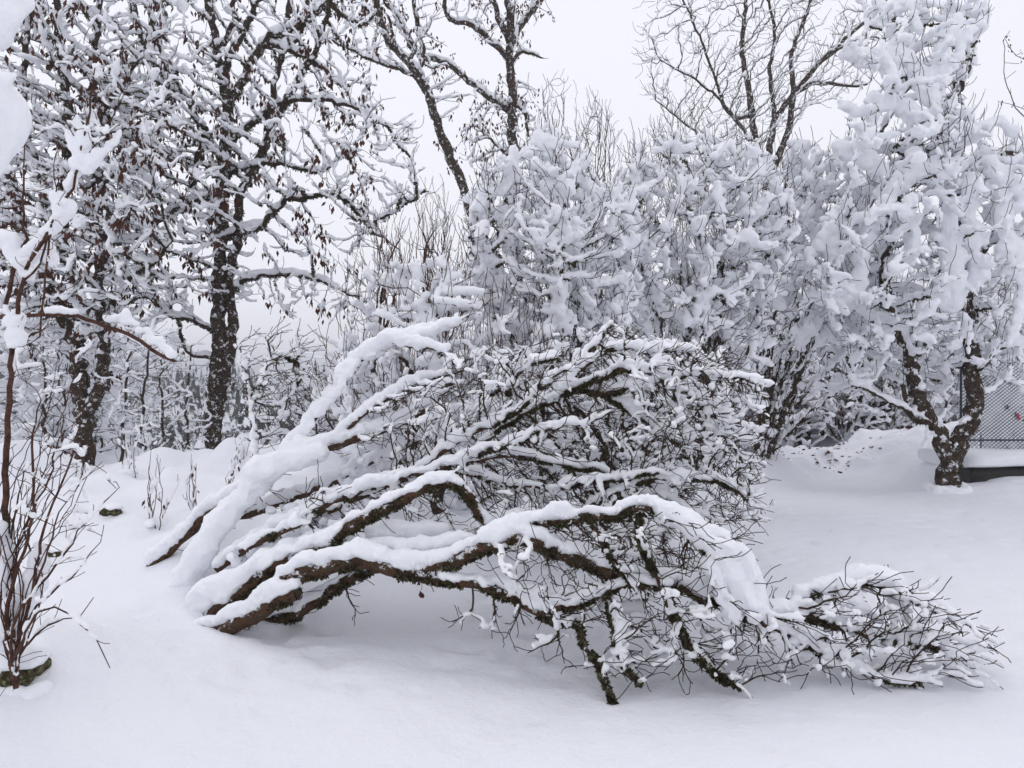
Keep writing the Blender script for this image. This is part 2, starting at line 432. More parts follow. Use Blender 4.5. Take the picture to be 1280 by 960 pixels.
#@@GROUND
# ------------------------------------------------------------------ ground
def gh(x, y):
    x = np.asarray(x, float); y = np.asarray(y, float); p2 = np.stack([x, y], -1)
    h = .09*(vnoise(p2, 1.9, 1)-.5)+.022*(vnoise(p2, .6, 2)-.5)+.006*(vnoise(p2, .16, 4)-.5)
    edge = .45*(vnoise(p2, 1.1, 5)-.5)
    bank = sstep(4.6, 8.2, y+edge*1.2)*sstep(-.4, -2.4, x+edge)
    h = h+bank*(.82+.48*(vnoise(p2, .9, 6)-.5)+.30*(vnoise(p2, .4, 7)-.5))+sstep(4.6, 6.5, y)*sstep(0, -1.5, x)*.05*(vnoise(p2, .22, 17)-.5)
    h = h+.30*np.exp(-((x+2.75)**2+(y-4.1)**2)/.75)                     # heap round the near shrub
    h = h+.10*np.exp(-(((x+2.0)/.45)**2+((y-5.3)/.45)**2))
    h = h+.16*np.exp(-(((x+2.35)/.35)**2+((y-5.9)/.5)**2))+.14*np.exp(-(((x+1.7)/.3)**2+((y-6.1)/.4)**2))
    dz = np.exp(-(((x-.3)/2.6)**2+((y-5.0)/1.3)**2))+.35*sstep(5, 7, y)*sstep(15, 12, y)
    h = h-dz*.05*sstep(.62, .8, vnoise(p2, .13, 15))*sstep(.35, .6, vnoise(p2, .8, 16))+dz*.02*(vnoise(p2, .2, 19)-.5)
    h = h-.62*sstep(8.9, 11.2, y)*sstep(.3, -1.2, x)
    h = h+.17*np.exp(-((x+2.35)**2+(y-3.85)**2)/.10)
    mid = sstep(7.5, 10, y)*sstep(3.2, 1.6, x)*(1-sstep(-1.6, -.4, -x))  # low rise under the shrubs
    h = h+.15*mid
    h = h+sstep(9.6, 11.15, y)*sstep(6.0, 7.4, x)*(.245+.07*vnoise(p2, .5, 18))+sstep(11.4, 12.0, y)*sstep(5.6, 7.0, x)*.27*sstep(16, 14, y)
    rd = sstep(12.6, 14.2, y)*sstep(17.5, 15.5, y)*sstep(2.2, 3.2, x)
    h = h+rd*(.10+.34*vnoise(p2, .8, 8)*vnoise(p2, .3, 9)+.10*(vnoise(p2, .18, 10)-.3))
    for bx, by, br, bh in ((8.6, 14.0, .9, .28), (6.9, 15.2, .45, .22), (5.9, 15.3, .3, .15), (4.2, 12.6, .5, .5), (4.9, 13.2, .35, .3)):
        h = h+bh*np.exp(-(((x-bx)/br)**2+((y-by)/(br*.7))**2))
    h = h+.10*np.exp(-(((x-6.15)**2+(y-10.9)**2)/.30))                   # snow heaped at the foot of the tree
    back = sstep(10.5, 60, y)*sstep(5, -3, x-y*.02)*6.0+sstep(17, 70, y)*6.0*(1-sstep(5, -3, x-y*.02))
    h = h-back
    far = sstep(60, 420, y)
    h = h+far*(1.5+5*(vnoise(p2, 120, 13)-.5))+2.2*sstep(40, 120, y)*(vnoise(p2, 35, 14)-.5)
    return h
def axis(lo, hi, near, fine, gr=1.045):
    a = [near[0]]
    while a[-1] < near[1]: a.append(a[-1]+fine)
    s = fine
    while a[-1] < hi: s *= gr; a.append(a[-1]+s)
    s = fine; b = [near[0]]
    while b[-1] > lo: s *= gr; b.append(b[-1]-s)
    return np.array(b[:0:-1]+a)
xs = axis(-500, 500, (-4.5, 9), .045); ys = axis(-30, 900, (2.2, 16.5), .045)
GX, GY = np.meshgrid(xs, ys, indexing='ij'); GZ = gh(GX, GY)
nx, ny = GX.shape; ii = (np.arange(nx-1)[:, None]*ny+np.arange(ny-1)[None]).ravel()
m_ground, n_, b_ = mat('ground_snow')
b_.inputs['Roughness'].default_value = .8; b_.inputs['Specular IOR Level'].default_value = .15
a_ = noise(n_, 2.2, 9, .62); c_ = noise(n_, 60, 4); mm_ = n_.nodes.new('ShaderNodeMath'); mm_.operation = 'MULTIPLY_ADD'; mm_.inputs[1].default_value = .05
n_.links.new(c_.outputs[0], mm_.inputs[0]); n_.links.new(a_.outputs[0], mm_.inputs[2]); bump(n_, b_, mm_.outputs[0], .6, .11)
b_.inputs['Base Color'].default_value = (.85, .86, .90, 1)
g = mesh_obj('ground', np.stack([GX, GY, GZ], -1).reshape(-1, 3), np.stack([ii, ii+ny, ii+ny+1, ii+1], 1), m_ground)
tag(g, 'untouched deep snow lying over the garden and its bank', kind='structure')
def G(x, y): return float(gh(x, y))
# ------------------------------------------------------------------ the fallen tree
def root_at(name, px, Y, label, cat, group=None, x=None):
    X = (px-CX)/F*Y; return thing(name, (X, Y, G(X, Y)), label, cat, group)
#@@FALLEN
def fallen():
    sk = Skel(); L = {}
    def ln(key, pts, r0, r1, par=None, step=.06, wob=.006):
        q = PX(pts); pid = -1
        if par is not None: pid = sk.near(q[0])
        if pid >= 0: q[0] = sk.p[pid]
        n0 = len(sk.p); ids = sk.line(q, r0, r1, pid, step, wob); L[key] = (n0, len(sk.p)); return ids
    # front stems out of the ground, left
    ln('limb', [(185, 818, 5.1), (235, 783, 4.98), (300, 742, 4.92), (350, 706, 4.86), (400, 688, 4.8), (440, 657, 4.75), (500, 627, 4.7), (545, 604, 4.68), (578, 612, 4.72), (600, 645, 4.8), (625, 672, 4.85)], 0.0496, 0.0224)
    ln('stub', [(235, 800, 4.85), (280, 786, 4.8), (320, 770, 4.75), (345, 752, 4.71), (371, 741, 4.66)], 0.0600, 0.0440)
    ln('trunk', [(320, 768, 4.78), (365, 722, 4.72), (400, 712, 4.68), (450, 702, 4.6), (500, 713, 4.55), (551, 708, 4.5), (590, 690, 4.45), (628, 677, 4.42), (660, 672, 4.4), (690, 687, 4.38), (736, 705, 4.35), (776, 720, 4.3), (830, 728, 4.25), (880, 745, 4.2), (930, 770, 4.2), (980, 790, 4.2)], 0.0528, 0.0224)
    ln('root_stem', [(290, 800, 5.1), (332, 777, 5.0), (364, 769, 4.98), (402, 747, 4.93), (429, 728, 4.9), (451, 717, 4.86), (520, 700, 4.9), (590, 690, 5.0)], 0.0400, 0.0240)
    ln('lower_limb', [(500, 713, 4.55), (551, 725, 4.5), (601, 733, 4.45), (642, 748, 4.4), (675, 767, 4.35), (692, 760, 4.3), (719, 757, 4.25), (753, 741, 4.22), (790, 729, 4.2), (840, 735, 4.15)], 0.0288, 0.0144, 1)
    ln('upper_limb', [(590, 690, 4.45), (635, 662, 4.42), (692, 652, 4.38), (736, 645, 4.34), (770, 645, 4.3), (800, 634, 4.26), (835, 640, 4.2), (868, 668, 4.15), (890, 700, 4.1), (905, 740, 4.08)], 0.0272, 0.0144, 1)
    ln('upper_arm', [(835, 640, 4.2), (870, 655, 4.2), (910, 680, 4.15), (935, 715, 4.1), (948, 760, 4.05)], 0.0190, 0.0080, 1)
    ln('droop_a', [(675, 767, 4.35), (700, 778, 4.25), (728, 783, 4.15), (733, 812, 4.08), (749, 830, 4.02), (756, 858, 3.95), (768, 878, 3.9)], 0.0209, 0.0072, 1)
    ln('droop_b', [(753, 741, 4.22), (765, 770, 4.12), (770, 800, 4.05), (778, 830, 4.0), (800, 850, 3.95)], 0.0133, 0.0048, 1)
    ln('droop_c', [(830, 728, 4.25), (845, 770, 4.15), (860, 810, 4.05), (890, 840, 3.98), (920, 858, 3.95)], 0.0171, 0.0048, 1)
    ln('droop_d', [(800, 634, 4.26), (800, 670, 4.2), (812, 705, 4.15), (830, 745, 4.1), (850, 780, 4.05)], 0.0152, 0.0056, 1)
    ln('droop_e', [(736, 645, 4.34), (748, 670, 4.25), (765, 700, 4.2), (800, 735, 4.15)], 0.0123, 0.0056, 1)
    ln('top', [(930, 770, 4.2), (980, 768, 4.22), (1020, 775, 4.25), (1070, 790, 4.25), (1130, 800, 4.25), (1190, 815, 4.22)], 0.0285, 0.0096, 1)
    ln('top_b', [(980, 768, 4.22), (1010, 745, 4.3), (1060, 728, 4.35), (1100, 735, 4.35), (1150, 750, 4.3), (1190, 770, 4.25)], 0.0171, 0.0064, 1)
    ln('top_c', [(980, 790, 4.2), (1040, 820, 4.1), (1090, 845, 4.05), (1150, 855, 4.0)], 0.0171, 0.0064, 1)
    # left snow covered stems
    ln('left_stem', [(225, 735, 5.3), (245, 705, 5.3), (262, 672, 5.35), (300, 630, 5.4), (343, 592, 5.45), (370, 570, 5.5), (420, 556, 5.55), (470, 540, 5.65), (520, 520, 5.75), (560, 480, 5.85)], 0.0520, 0.0224)
    ln('left_stem_b', [(188, 712, 5.6), (215, 684, 5.6), (250, 650, 5.6), (300, 618, 5.6), (343, 592, 5.6)], 0.0400, 0.0320)
    ln('left_up', [(343, 588, 5.5), (375, 545, 5.6), (405, 505, 5.7), (430, 470, 5.8), (455, 445, 5.85), (485, 427, 5.9), (530, 415, 5.95), (570, 402, 6.0)], 0.0320, 0.0128, 1)
    ln('left_up_b', [(455, 440, 5.85), (480, 428, 5.8), (510, 432, 5.75), (555, 440, 5.7)], 0.0152, 0.0064, 1)
    ln('left_mid', [(400, 560, 5.5), (440, 530, 5.6), (480, 500, 5.7), (520, 478, 5.8), (560, 470, 5.9)], 0.0228, 0.0096, 1)
    ln('left_vert', [(325, 610, 5.6), (318, 560, 5.7), (312, 510, 5.8), (306, 472, 5.9)], 0.0190, 0.0096)
    ln('left_vert_b', [(312, 510, 5.8), (330, 465, 5.9), (348, 445, 6.0), (375, 460, 6.0), (370, 490, 6.0)], 0.0152, 0.0064, 1)
    # long straight poles up the middle
    ln('pole', [(270, 712, 5.2), (330, 672, 5.2), (400, 640, 5.2), (470, 605, 5.25), (544, 592, 5.3), (588, 575, 5.35), (618, 540, 5.4), (655, 516, 5.45), (692, 500, 5.5), (722, 486, 5.5), (763, 497, 5.45), (800, 520, 5.4)], 0.0288, 0.0160)
    ln('pole_b', [(300, 690, 5.0), (380, 650, 5.0), (430, 622, 5.0), (500, 598, 5.0), (560, 582, 5.0), (620, 560, 5.0), (680, 540, 5.0), (720, 530, 5.0)], 0.0209, 0.0072)
    ln('pole_c', [(410, 640, 5.1), (470, 612, 5.1), (520, 590, 5.1), (560, 560, 5.15), (600, 540, 5.2), (645, 512, 5.2), (691, 470, 5.25)], 0.0171, 0.0128)
    ln('pole_d', [(280, 650, 5.7), (350, 630, 5.7), (420, 600, 5.7), (470, 575, 5.8), (530, 545, 5.9), (600, 500, 6), (640, 480, 6)], 0.0285, 0.0128)
    ln('cut_limb', [(640, 560, 5.6), (641, 520, 5.6), (636, 484, 5.6), (655, 460, 5.6), (694, 445, 5.6)], 0.0247, 0.0096, 1)
    ln('arch_a', [(692, 500, 5.5), (719, 466, 5.5), (735, 440, 5.55), (764, 405, 5.6)], 0.0171, 0.0056, 1)
    ln('arch_b', [(700, 496, 5.5), (756, 470, 5.4), (800, 462, 5.3), (850, 480, 5.2), (880, 510, 5.15), (915, 560, 5.1)], 0.0190, 0.0064, 1)
    ln('arch_c', [(756, 497, 5.45), (800, 480, 5.3), (850, 470, 5.2), (900, 470, 5.1), (950, 475, 5.05)], 0.0152, 0.0040, 1)
    ln('arch_d', [(719, 466, 5.5), (770, 435, 5.5), (820, 440, 5.4), (870, 435, 5.35)], 0.0123, 0.0040, 1)
    ln('arch_e', [(625, 672, 4.85), (700, 655, 5.0), (760, 620, 5.0), (820, 600, 4.95), (890, 600, 4.9), (930, 620, 4.85)], 0.0190, 0.0064, 1)
    ln('arch_f', [(560, 590, 5.2), (620, 600, 5.2), (680, 610, 5.1), (740, 602, 5.0), (830, 590, 4.9)], 0.0133, 0.0040, 1)
    ln('arch_g', [(600, 575, 5.4), (650, 570, 5.3), (700, 580, 5.2), (780, 600, 5.1), (860, 640, 5.0), (900, 650, 4.95)], 0.0133, 0.0040, 1)
    ntr = len(sk.p)
    # fine crown
    A = [cloud([(470, 500), (590, 440), (700, 440), (760, 400), (830, 425), (900, 432), (950, 480), (945, 600), (945, 655), (900, 660), (830, 620), (740, 640), (620, 650), (560, 590), (450, 560)], 1500, 5.5, .75),
         cloud([(800, 440), (900, 440), (952, 478), (950, 600), (940, 660), (880, 650), (800, 600)], 500, 5.1, .45),
         cloud([(600, 700), (760, 650), (850, 640), (920, 670), (960, 750), (1020, 860), (940, 872), (880, 850), (800, 800), (740, 780), (640, 750)], 900, 4.25, .4, zmin=.05),
         cloud([(980, 760), (1040, 720), (1090, 710), (1150, 730), (1190, 760), (1235, 790), (1232, 830), (1195, 872), (1100, 868), (1040, 850), (980, 830)], 850, 4.2, .38, zmin=.03),
         cloud([(740, 790), (830, 790), (860, 880), (760, 888)], 60, 3.98, .12, zmin=.01),
         cloud([(590, 610), (800, 610), (900, 650), (860, 740), (760, 720), (640, 700)], 380, 4.95, .3, zmin=.05),
         cloud([(280, 420), (380, 400), (400, 480), (340, 560), (300, 540)], 160, 5.9, .35),
         cloud([(380, 600), (560, 620), (620, 650), (560, 680), (400, 690), (330, 650)], 160, 5.2, .4)]
    sk.grow(np.concatenate(A), .045, .07, trop=(.34, -.04, -.06), jit=.12, iters=160, dinf=.9)
    sk.twigs(.62, 4, .036, up=.03, spread=.36, out=(.55, -.12, -.08))
    # hanging fine twigs below the lower limbs
    for (x0, y0, Y0) in ((595, 738, 4.45), (615, 745, 4.45), (690, 775, 4.3), (700, 790, 4.2), (770, 800, 4.05), (800, 790, 4.1), (850, 790, 4.05), (430, 728, 4.9), (650, 750, 4.4), (870, 800, 4.05), (780, 830, 4.0)):
        p = P(x0, y0, Y0); i = sk.near(p); q = i; x = sk.p[i]
        d = np.array([rng.normal(0, .2), -.1, -1.])
        for k in range(8):
            d = d+rng.normal(0, .35, 3); d[2] = min(d[2], -.15) if x[2] > .1 else .1; d /= np.linalg.norm(d)
            x = x+d*.036; q = sk.add(x, q)
            for j in range(rng.integers(0, 3)):
                e = d+rng.normal(0, .8, 3); e /= np.linalg.norm(e); qq = q; y = x
                for t in range(4):
                    y = y+e*.028; y[2] = max(y[2], .03); e = e+rng.normal(0, .3, 3); e /= np.linalg.norm(e); qq = sk.add(y, qq)
    sk.finish(.0026, 2.35, .017)
    rt = root_at('fallen_tree', 300, 4.95, 'big many-stemmed tree toppled across the snowy lawn, mossy limbs under thick snow', 'fallen tree')
    idx = np.arange(len(sk.p))
    for k, (a, b) in L.items():
        s = (idx >= a) & (idx < b)
        tubes(sk, s, 12, 'trunk' if k in ('trunk', 'limb', 'left_stem') else ('broken_stub' if k == 'stub' else 'limb'), M_BARK, rt, lump=.55)
    tubes(sk, (idx >= ntr) & (sk.R > .0045), 5, 'branches', M_FTWIG, rt, lump=.2)
    tubes(sk, (idx >= ntr) & (sk.R <= .0045), 3, 'twigs', M_FTWIG, rt)
    lim = idx < ntr
    dro = np.zeros(len(idx), bool)
    for k in L:
        if k.startswith('droop'): dro[L[k][0]:L[k][1]] = True
    p1, r1 = snow_points(sk, lim & ~dro, .020, .75, .058, web=0, nsc=.22, steep=.05, slope_pow=.5, keep=.93)
    lf = lim & (sk.A[:, 1] > 5.15) & (sk.A[:, 0] < -.6) & ~((idx >= L['left_vert'][0]) & (idx < L['left_vert_b'][1]))                       # the left stems carry far more
    p2, r2 = snow_points(sk, lf, .031, .5, .075, nsc=.2, steep=0, slope_pow=.4, space=.6)
    thin = ~lim & (sk.R > .0032)
    p3, r3 = snow_points(sk, thin, .0105, .9, .026, web=7, web_r=.017, keep=.52, nsc=.22, steep=.25)
    p4, r4 = snow_points(sk, ~lim & ~thin, .0080, .9, .02, keep=.25, nsc=.2, steep=.3)
    # the long cap that slides over the front bow, and drifts caught between the stems
    E = []
    def drift(pts, r0, r1, n=40):
        q = np.array(PX(pts)); T = np.linspace(0, len(q)-1.001, n)
        for t in T:
            i = int(t); f = t-i; c = q[i]*(1-f)+q[i+1]*f; r = r0+(r1-r0)*t/(len(q)-1)
            E.append((c+rng.normal(0, r*.15, 3), r*(.85+.3*rng.random())))
    drift([(812, 628, 4.25), (850, 645, 4.18), (890, 680, 4.12), (915, 715, 4.08), (935, 755, 4.05)], .05, .05, 60)
    drift([(880, 680, 4.1), (930, 690, 4.1), (945, 730, 4.08), (950, 770, 4.05)], .04, .045, 40)
    drift([(885, 700, 4.08), (900, 740, 4.06), (925, 775, 4.02)], .04, .025, 30)
    drift([(1000, 740, 4.3), (1050, 722, 4.3), (1090, 715, 4.28), (1120, 730, 4.25)], .04, .05, 45)
    drift([(1060, 728, 4.2), (1065, 750, 4.15), (1080, 765, 4.15)], .045, .03, 20)
    drift([(1120, 740, 4.25), (1170, 752, 4.2), (1200, 775, 4.2)], .04, .03, 30)
    drift([(225, 740, 5.25), (250, 690, 5.25), (285, 640, 5.3), (340, 585, 5.4)], .085, .075, 45)
    drift([(320, 590, 5.35), (350, 580, 5.35), (400, 565, 5.45)], .09, .07, 30)
    drift([(250, 745, 5.0), (300, 722, 4.95), (340, 695, 4.95), (400, 668, 4.95)], .085, .05, 60)
    drift([(430, 690, 4.75), (480, 680, 4.7), (540, 680, 4.65), (590, 672, 4.6)], .055, .04, 50)
    drift([(470, 665, 4.85), (520, 660, 4.85), (560, 660, 4.85)], .06, .04, 30)
    drift([(440, 660, 5.0), (420, 680, 4.95), (370, 700, 4.9)], .05, .05, 30)
    drift([(610, 722, 4.5), (650, 735, 4.42), (690, 745, 4.35), (730, 738, 4.3)], .04, .035, 40)
    drift([(690, 745, 4.4), (760, 755, 4.3), (800, 760, 4.3)], .03, .04, 20)
    drift([(455, 440, 5.85), (490, 420, 5.85), (540, 412, 5.9), (570, 400, 5.95)], .07, .04, 40)
    drift([(480, 420, 5.8), (520, 425, 5.75), (560, 435, 5.7)], .06, .03, 30)
    drift([(380, 540, 5.6), (420, 490, 5.7), (445, 450, 5.8)], .03, .05, 22)
    drift([(690, 640, 4.38), (710, 632, 4.36)], .05, .03, 10)
    for (a, b, yy, n, r) in (((470, 500), (560, 560), 6.2, 60, .08), ((640, 560), (760, 640), 5.5, 60, .045), ((590, 500), (640, 560), 5.9, 30, .06), ((430, 560), (540, 600), 5.8, 60, .06), ((780, 500), (900, 620), 5.3, 60, .04), ((840, 470), (935, 560), 5.15, 40, .035), ((1020, 750), (1190, 855), 4.2, 170, .028), ((880, 760), (1000, 850), 4.15, 60, .032), ((300, 640), (420, 690), 5.3, 40, .07)):
        for k in range(n):
            x, y = rng.uniform(a[0], b[0]), rng.uniform(a[1], b[1]); c = P(x, y, yy+rng.normal(0, .15))
            if c[2] < .02: continue
            i = sk.near(c)
            if np.linalg.norm(sk.p[i]-c) > .07 or c[2] < .06: continue
            c = c*.3+sk.p[i]*.7
            for j in range(3): E.append((c+rng.normal(0, r*.7, 3)*np.array([1, 1, .5]), r*rng.uniform(.45, .9)))
    pk = np.concatenate([p1, p2]); rk = np.concatenate([r1, r2]); ci_ = rng.integers(0, len(pk), 5200); cd = rng.normal(0, 1, (5200, 3)); cd /= np.linalg.norm(cd, axis=1, keepdims=True); cd[:, 2] = np.abs(cd[:, 2])*.6-.25
    for a_, d_, q_ in zip(pk[ci_], cd, rk[ci_]): E.append((a_+d_*q_*1.12, rng.uniform(.008, .015)))     # crumbly edges
    pe = np.array([e[0] for e in E]); re = np.array([e[1] for e in E])
    snow_obj('snow_cover', np.concatenate([p1, p2, p3, p4, pe]), np.concatenate([r1, r2, r3, r4, re]), .0092, rt, zs=.85, nsc=.085, amp=.62, warp=1.7)
    front = lim & (sk.A[:, 1] < 5.0) & (sk.R < .05)
    tufts('moss', sk, front | (lim & (sk.A[:, 0] > -.2)) | (lim & (sk.A[:, 0] < -1.6) & (sk.A[:, 2] > 1.3) & (vnoise(sk.A, .3, 88) > .5)), 800, .022, M_MOSS, rt, nsc=.12, thr=.40)
    tufts('lichen', sk, lim, 160, .012, M_MOSS, rt, nsc=.05, thr=.66)
    sv = sk.R.copy(); sk.R = np.where(dro, np.maximum(sk.R, .012), sk.R); tufts('moss', sk, dro, 1300, .022, M_MOSS, rt, nsc=.06, thr=.52, hang=.3); sk.R = sv
    tufts('lichen', sk, ~lim & (sk.R > .004), 130, .013, M_MOSS, rt, nsc=.2, thr=.6)
    seeds('dead_leaves', sk, 60, .018, M_LEAF, rt, per=3)
    print('fallen', len(sk.p), len(pe))
fallen()
def plant(name, label, cat, base, lines, clouds, step=.12, kill=.18, trop=(0, 0, .1), jit=.2, tw=(.3, 3, .07, .3, .7), tip=.004, ex=2.4, cap=1e9,
          snow=(.02, .7, .06), web=0, web_r=.03, keep=1., steep=.1, vox=.03, amp=.5, nsc=.12, twig_mat=None, limb_mat=None, trunk_mat=None, thick=.05, mid=.012,
          seed_n=0, seed_box=None, moss=0, dinf=1e9, maxn=7000, extra=None, group=None, sides=10, lump=.4, zs=.85, snow_m=None, minr=0., wob=.02, out=None, lichen=0, seed_size=.06, per=7, iters=260, tsnow=None):
    """base: (px, Y) of the foot; lines: (points, r0, r1) stems and limbs; clouds: crown points"""
    bx = (base[0]-CX)/F*base[1]; root = thing(name, (bx, base[1], G(bx, base[1])), label, cat, group)
    sk = Skel(); marks = []
    for k, (pts, r0, r1) in enumerate(lines):
        q = PX(pts, base[1]) if not isinstance(pts[0], np.ndarray) else list(pts)
        pid = -1
        if k and r0 < lines[0][1]*.995:
            pid = sk.near(q[0]); 
            if np.linalg.norm(sk.p[pid]-q[0]) < 1.2: q[0] = sk.p[pid]
            else: pid = -1
        sk.line(q, r0, r1, pid, step, wob)
    nt_ = len(sk.p)
    if clouds is not None and len(clouds): sk.grow(clouds, step, kill, trop=trop, jit=jit, iters=iters, maxn=maxn, dinf=dinf)
    nb = len(sk.p)
    if tw: 
        for t in (tw if isinstance(tw[0], tuple) else (tw,)): sk.twigs(*t, out=out)
    sk.finish(tip, ex, cap)
    ix = np.arange(len(sk.p)); thk = sk.R > thick
    tubes(sk, thk, sides, 'trunk', trunk_mat or M_TRUNK, root, lump=lump)
    tubes(sk, ~thk & (sk.R > mid), 6, 'branches', limb_mat or M_LIMB, root, lump=lump*.5)
    tubes(sk, ~thk & (sk.R <= mid), 3, 'twigs', twig_mat or M_TWIG, root, minr=minr)
    if snow:
        p, r = snow_points(sk, ix < nb, snow[0], snow[1], snow[2], web=web, web_r=web_r, keep=keep, steep=steep, nsc=nsc*3)
        if tsnow:
            p2, r2 = snow_points(sk, ix >= nb, tsnow[0], .5, snow[2], keep=tsnow[1], steep=.4, nsc=nsc*2)
            p = np.concatenate([p, p2]); r = np.concatenate([r, r2])
        if extra is not None: p = np.concatenate([p, extra[0]]); r = np.concatenate([r, extra[1]])
        snow_obj('snow_cover', p, r, vox, root, m=snow_m, amp=amp, nsc=nsc, zs=zs)
    if seed_n: seeds('dead_leaves', sk, seed_n, seed_size, M_LEAF, root, seed_box, per=per)
    if moss: tufts('moss', sk, sk.R > mid*.7, moss, .035, M_MOSS, root, nsc=.3, thr=.45, spikes=4)
    if lichen: tufts('lichen', sk, sk.R <= mid, lichen, .02, M_MOSS, root, nsc=.3, thr=.5, spikes=3)
    print(name, len(sk.p)); return root, sk
def copy_thing(root, loc, rz, sc, label):
    r = root.copy(); C.objects.link(r); r.location = loc; r.rotation_euler = (0, 0, rz); r.scale = (sc,)*3; r['label'] = label
    for ch in root.children:
        c = ch.copy(); C.objects.link(c); c.parent = r
    return r
def mass(paths, Y, n=60):
    """heavy snow hanging along a path: (points, r0, r1)"""
    p = []; r = []
    for pts, r0, r1 in paths:
        q = np.array(PX([t if len(t) == 3 else (*t, Y) for t in pts])); m = len(q)-1
        for t in np.linspace(0, m-1e-3, n):
            i = int(t); f = t-i; rr = r0+(r1-r0)*t/m
            p.append(q[i]*(1-f)+q[i+1]*f+rng.normal(0, rr*.3, 3)); r.append(rr*(.7+.5*rng.random()))
    return np.array(p), np.array(r)
# ---- tall tree, trunk at px 270
Y = 14.0
root, sk = plant('snowy_tree', 'tall dark-trunked tree left of centre with long arching limbs and hanging brown seed clusters', 'tree', (265, Y), [
    ([(266, 625), (268, 540), (272, 480), (275, 400), (274, 340), (277, 260), (281, 190), (284, 140)], .155, .10),
    ([(268, 520), (285, 450), (290, 400), (288, 350), (297, 290), (300, 250), (316, 215), (330, 185), (350, 140), (367, 108), (388, 75), (402, 45), (415, -10)], .11, .04),
    ([(284, 140), (300, 107), (330, 55), (352, 42), (375, 30), (408, 5), (440, -30)], .085, .045),
    ([(284, 140), (275, 90), (272, 60), (262, 15), (250, -30)], .09, .05),
    ([(272, 70), (290, 30), (300, -30)], .06, .04),
    ([(283, 125), (283, 80), (315, 20), (322, -30)], .07, .04),
    ([(330, 55), (355, 62), (380, 72), (405, 87), (428, 108)], .06, .025),
    ([(408, 5), (430, 18), (450, 30), (470, 15)], .05, .02),
    ([(288, 190), (305, 162), (327, 146), (355, 128), (392, 124), (430, 130), (455, 142), (484, 161), (500, 178), (517, 205)], .06, .02),
    ([(318, 215), (335, 175), (340, 120), (352, 70), (360, 20), (365, -30)], .07, .035),
    ([(350, 62), (375, 40), (390, -20)], .05, .03),
    ([(278, 370), (290, 363), (312, 350), (342, 343), (375, 345), (405, 352), (430, 365), (458, 377)], .055, .02),
    ([(276, 300), (320, 285), (345, 262), (365, 248), (392, 245), (417, 242), (442, 260), (460, 280), (477, 294), (467, 280), (497, 262), (531, 240)], .06, .02),
    ([(280, 240), (255, 247), (230, 260), (205, 272), (180, 285), (150, 305), (120, 300)], .07, .03),
    ([(281, 200), (260, 170), (245, 145), (236, 125), (215, 110), (200, 60), (185, 0)], .07, .03),
    ([(245, 165), (246, 200), (240, 235)], .05, .05),
    ([(278, 225), (300, 212), (350, 205), (390, 215), (415, 205), (440, 190)], .05, .02),
    ([(230, 130), (200, 90), (171, 27), (160, -30)], .05, .04),
    ([(277, 420), (240, 400), (215, 395), (180, 370), (160, 380)], .045, .02),
    ([(275, 445), (235, 440), (222, 400), (205, 385)], .04, .02),
    ], np.concatenate([cloud([(110, -40), (430, -40), (480, 10), (470, 120), (530, 150), (520, 240), (530, 250), (470, 300), (440, 340), (330, 330), (200, 420), (140, 330), (120, 200)], 500, Y, 1.9),
        cloud([(120, 60), (300, 60), (260, 380), (140, 380)], 420, Y-.6, 1.5), cloud([(380, 80), (440, 100), (525, 170), (515, 260), (440, 290), (380, 240)], 170, Y-.3, .6),
        cloud([(290, 350), (455, 355), (440, 392), (300, 380)], 60, Y, .5)]), step=.11, kill=.17, trop=(0, 0, .02), jit=.12,
    tw=(.45, 5, .06, .22, .5), tip=.005, ex=2.5, cap=.045, snow=(.027, .7, .075), web=2, web_r=.026, keep=.85, steep=.2, vox=.026, nsc=.12, tsnow=(.019, .5),
    seed_n=330, seed_box=lambda a: (a[:, 0] < -2.1) & (vnoise(a, .7, 77) > .42), moss=110, seed_size=.12, group=None, lump=.5, maxn=9000, per=6)
# ---- tree at the left edge
Y = 12.5
plant('snowy_tree', 'forked tree at the left edge thick with brown hanging seed clusters and clotted snow', 'tree', (105, Y), [
    ([(105, 625), (105, 540), (100, 480), (92, 420), (85, 350), (78, 270), (88, 190), (80, 100), (70, 0)], .15, .05),
    ([(110, 520), (130, 470), (128, 400), (122, 350), (132, 300), (125, 230), (115, 150), (120, 50), (130, -30)], .11, .04),
    ([(125, 300), (115, 230), (130, 175), (150, 125), (170, 110)], .07, .03),
    ([(92, 420), (60, 360), (40, 300), (20, 250), (0, 150), (-20, 50)], .08, .04),
    ([(80, 280), (40, 200), (30, 120), (35, 40), (40, -30)], .07, .04),
    ([(128, 400), (160, 350), (190, 330), (215, 300)], .06, .03),
    ([(100, 200), (140, 120), (180, 60), (200, -20)], .06, .03)],
    np.concatenate([cloud([(-80, -60), (230, -60), (225, 200), (200, 360), (150, 440), (40, 450), (-80, 440)], 1300, Y, 2.0), cloud([(-40, 120), (200, 120), (190, 380), (0, 400)], 450, Y-1, 1.)]), step=.11, kill=.17, jit=.12,
    tw=(.45, 5, .06, .22, .5), tip=.0055, cap=.05, snow=(.030, .7, .075), web=3, web_r=.034, keep=.85, vox=.027, tsnow=(.019, .5),
    seed_n=420, seed_box=lambda a: vnoise(a, .6, 78) > .42, seed_size=.12, moss=60, lump=.5, maxn=9000, per=6)
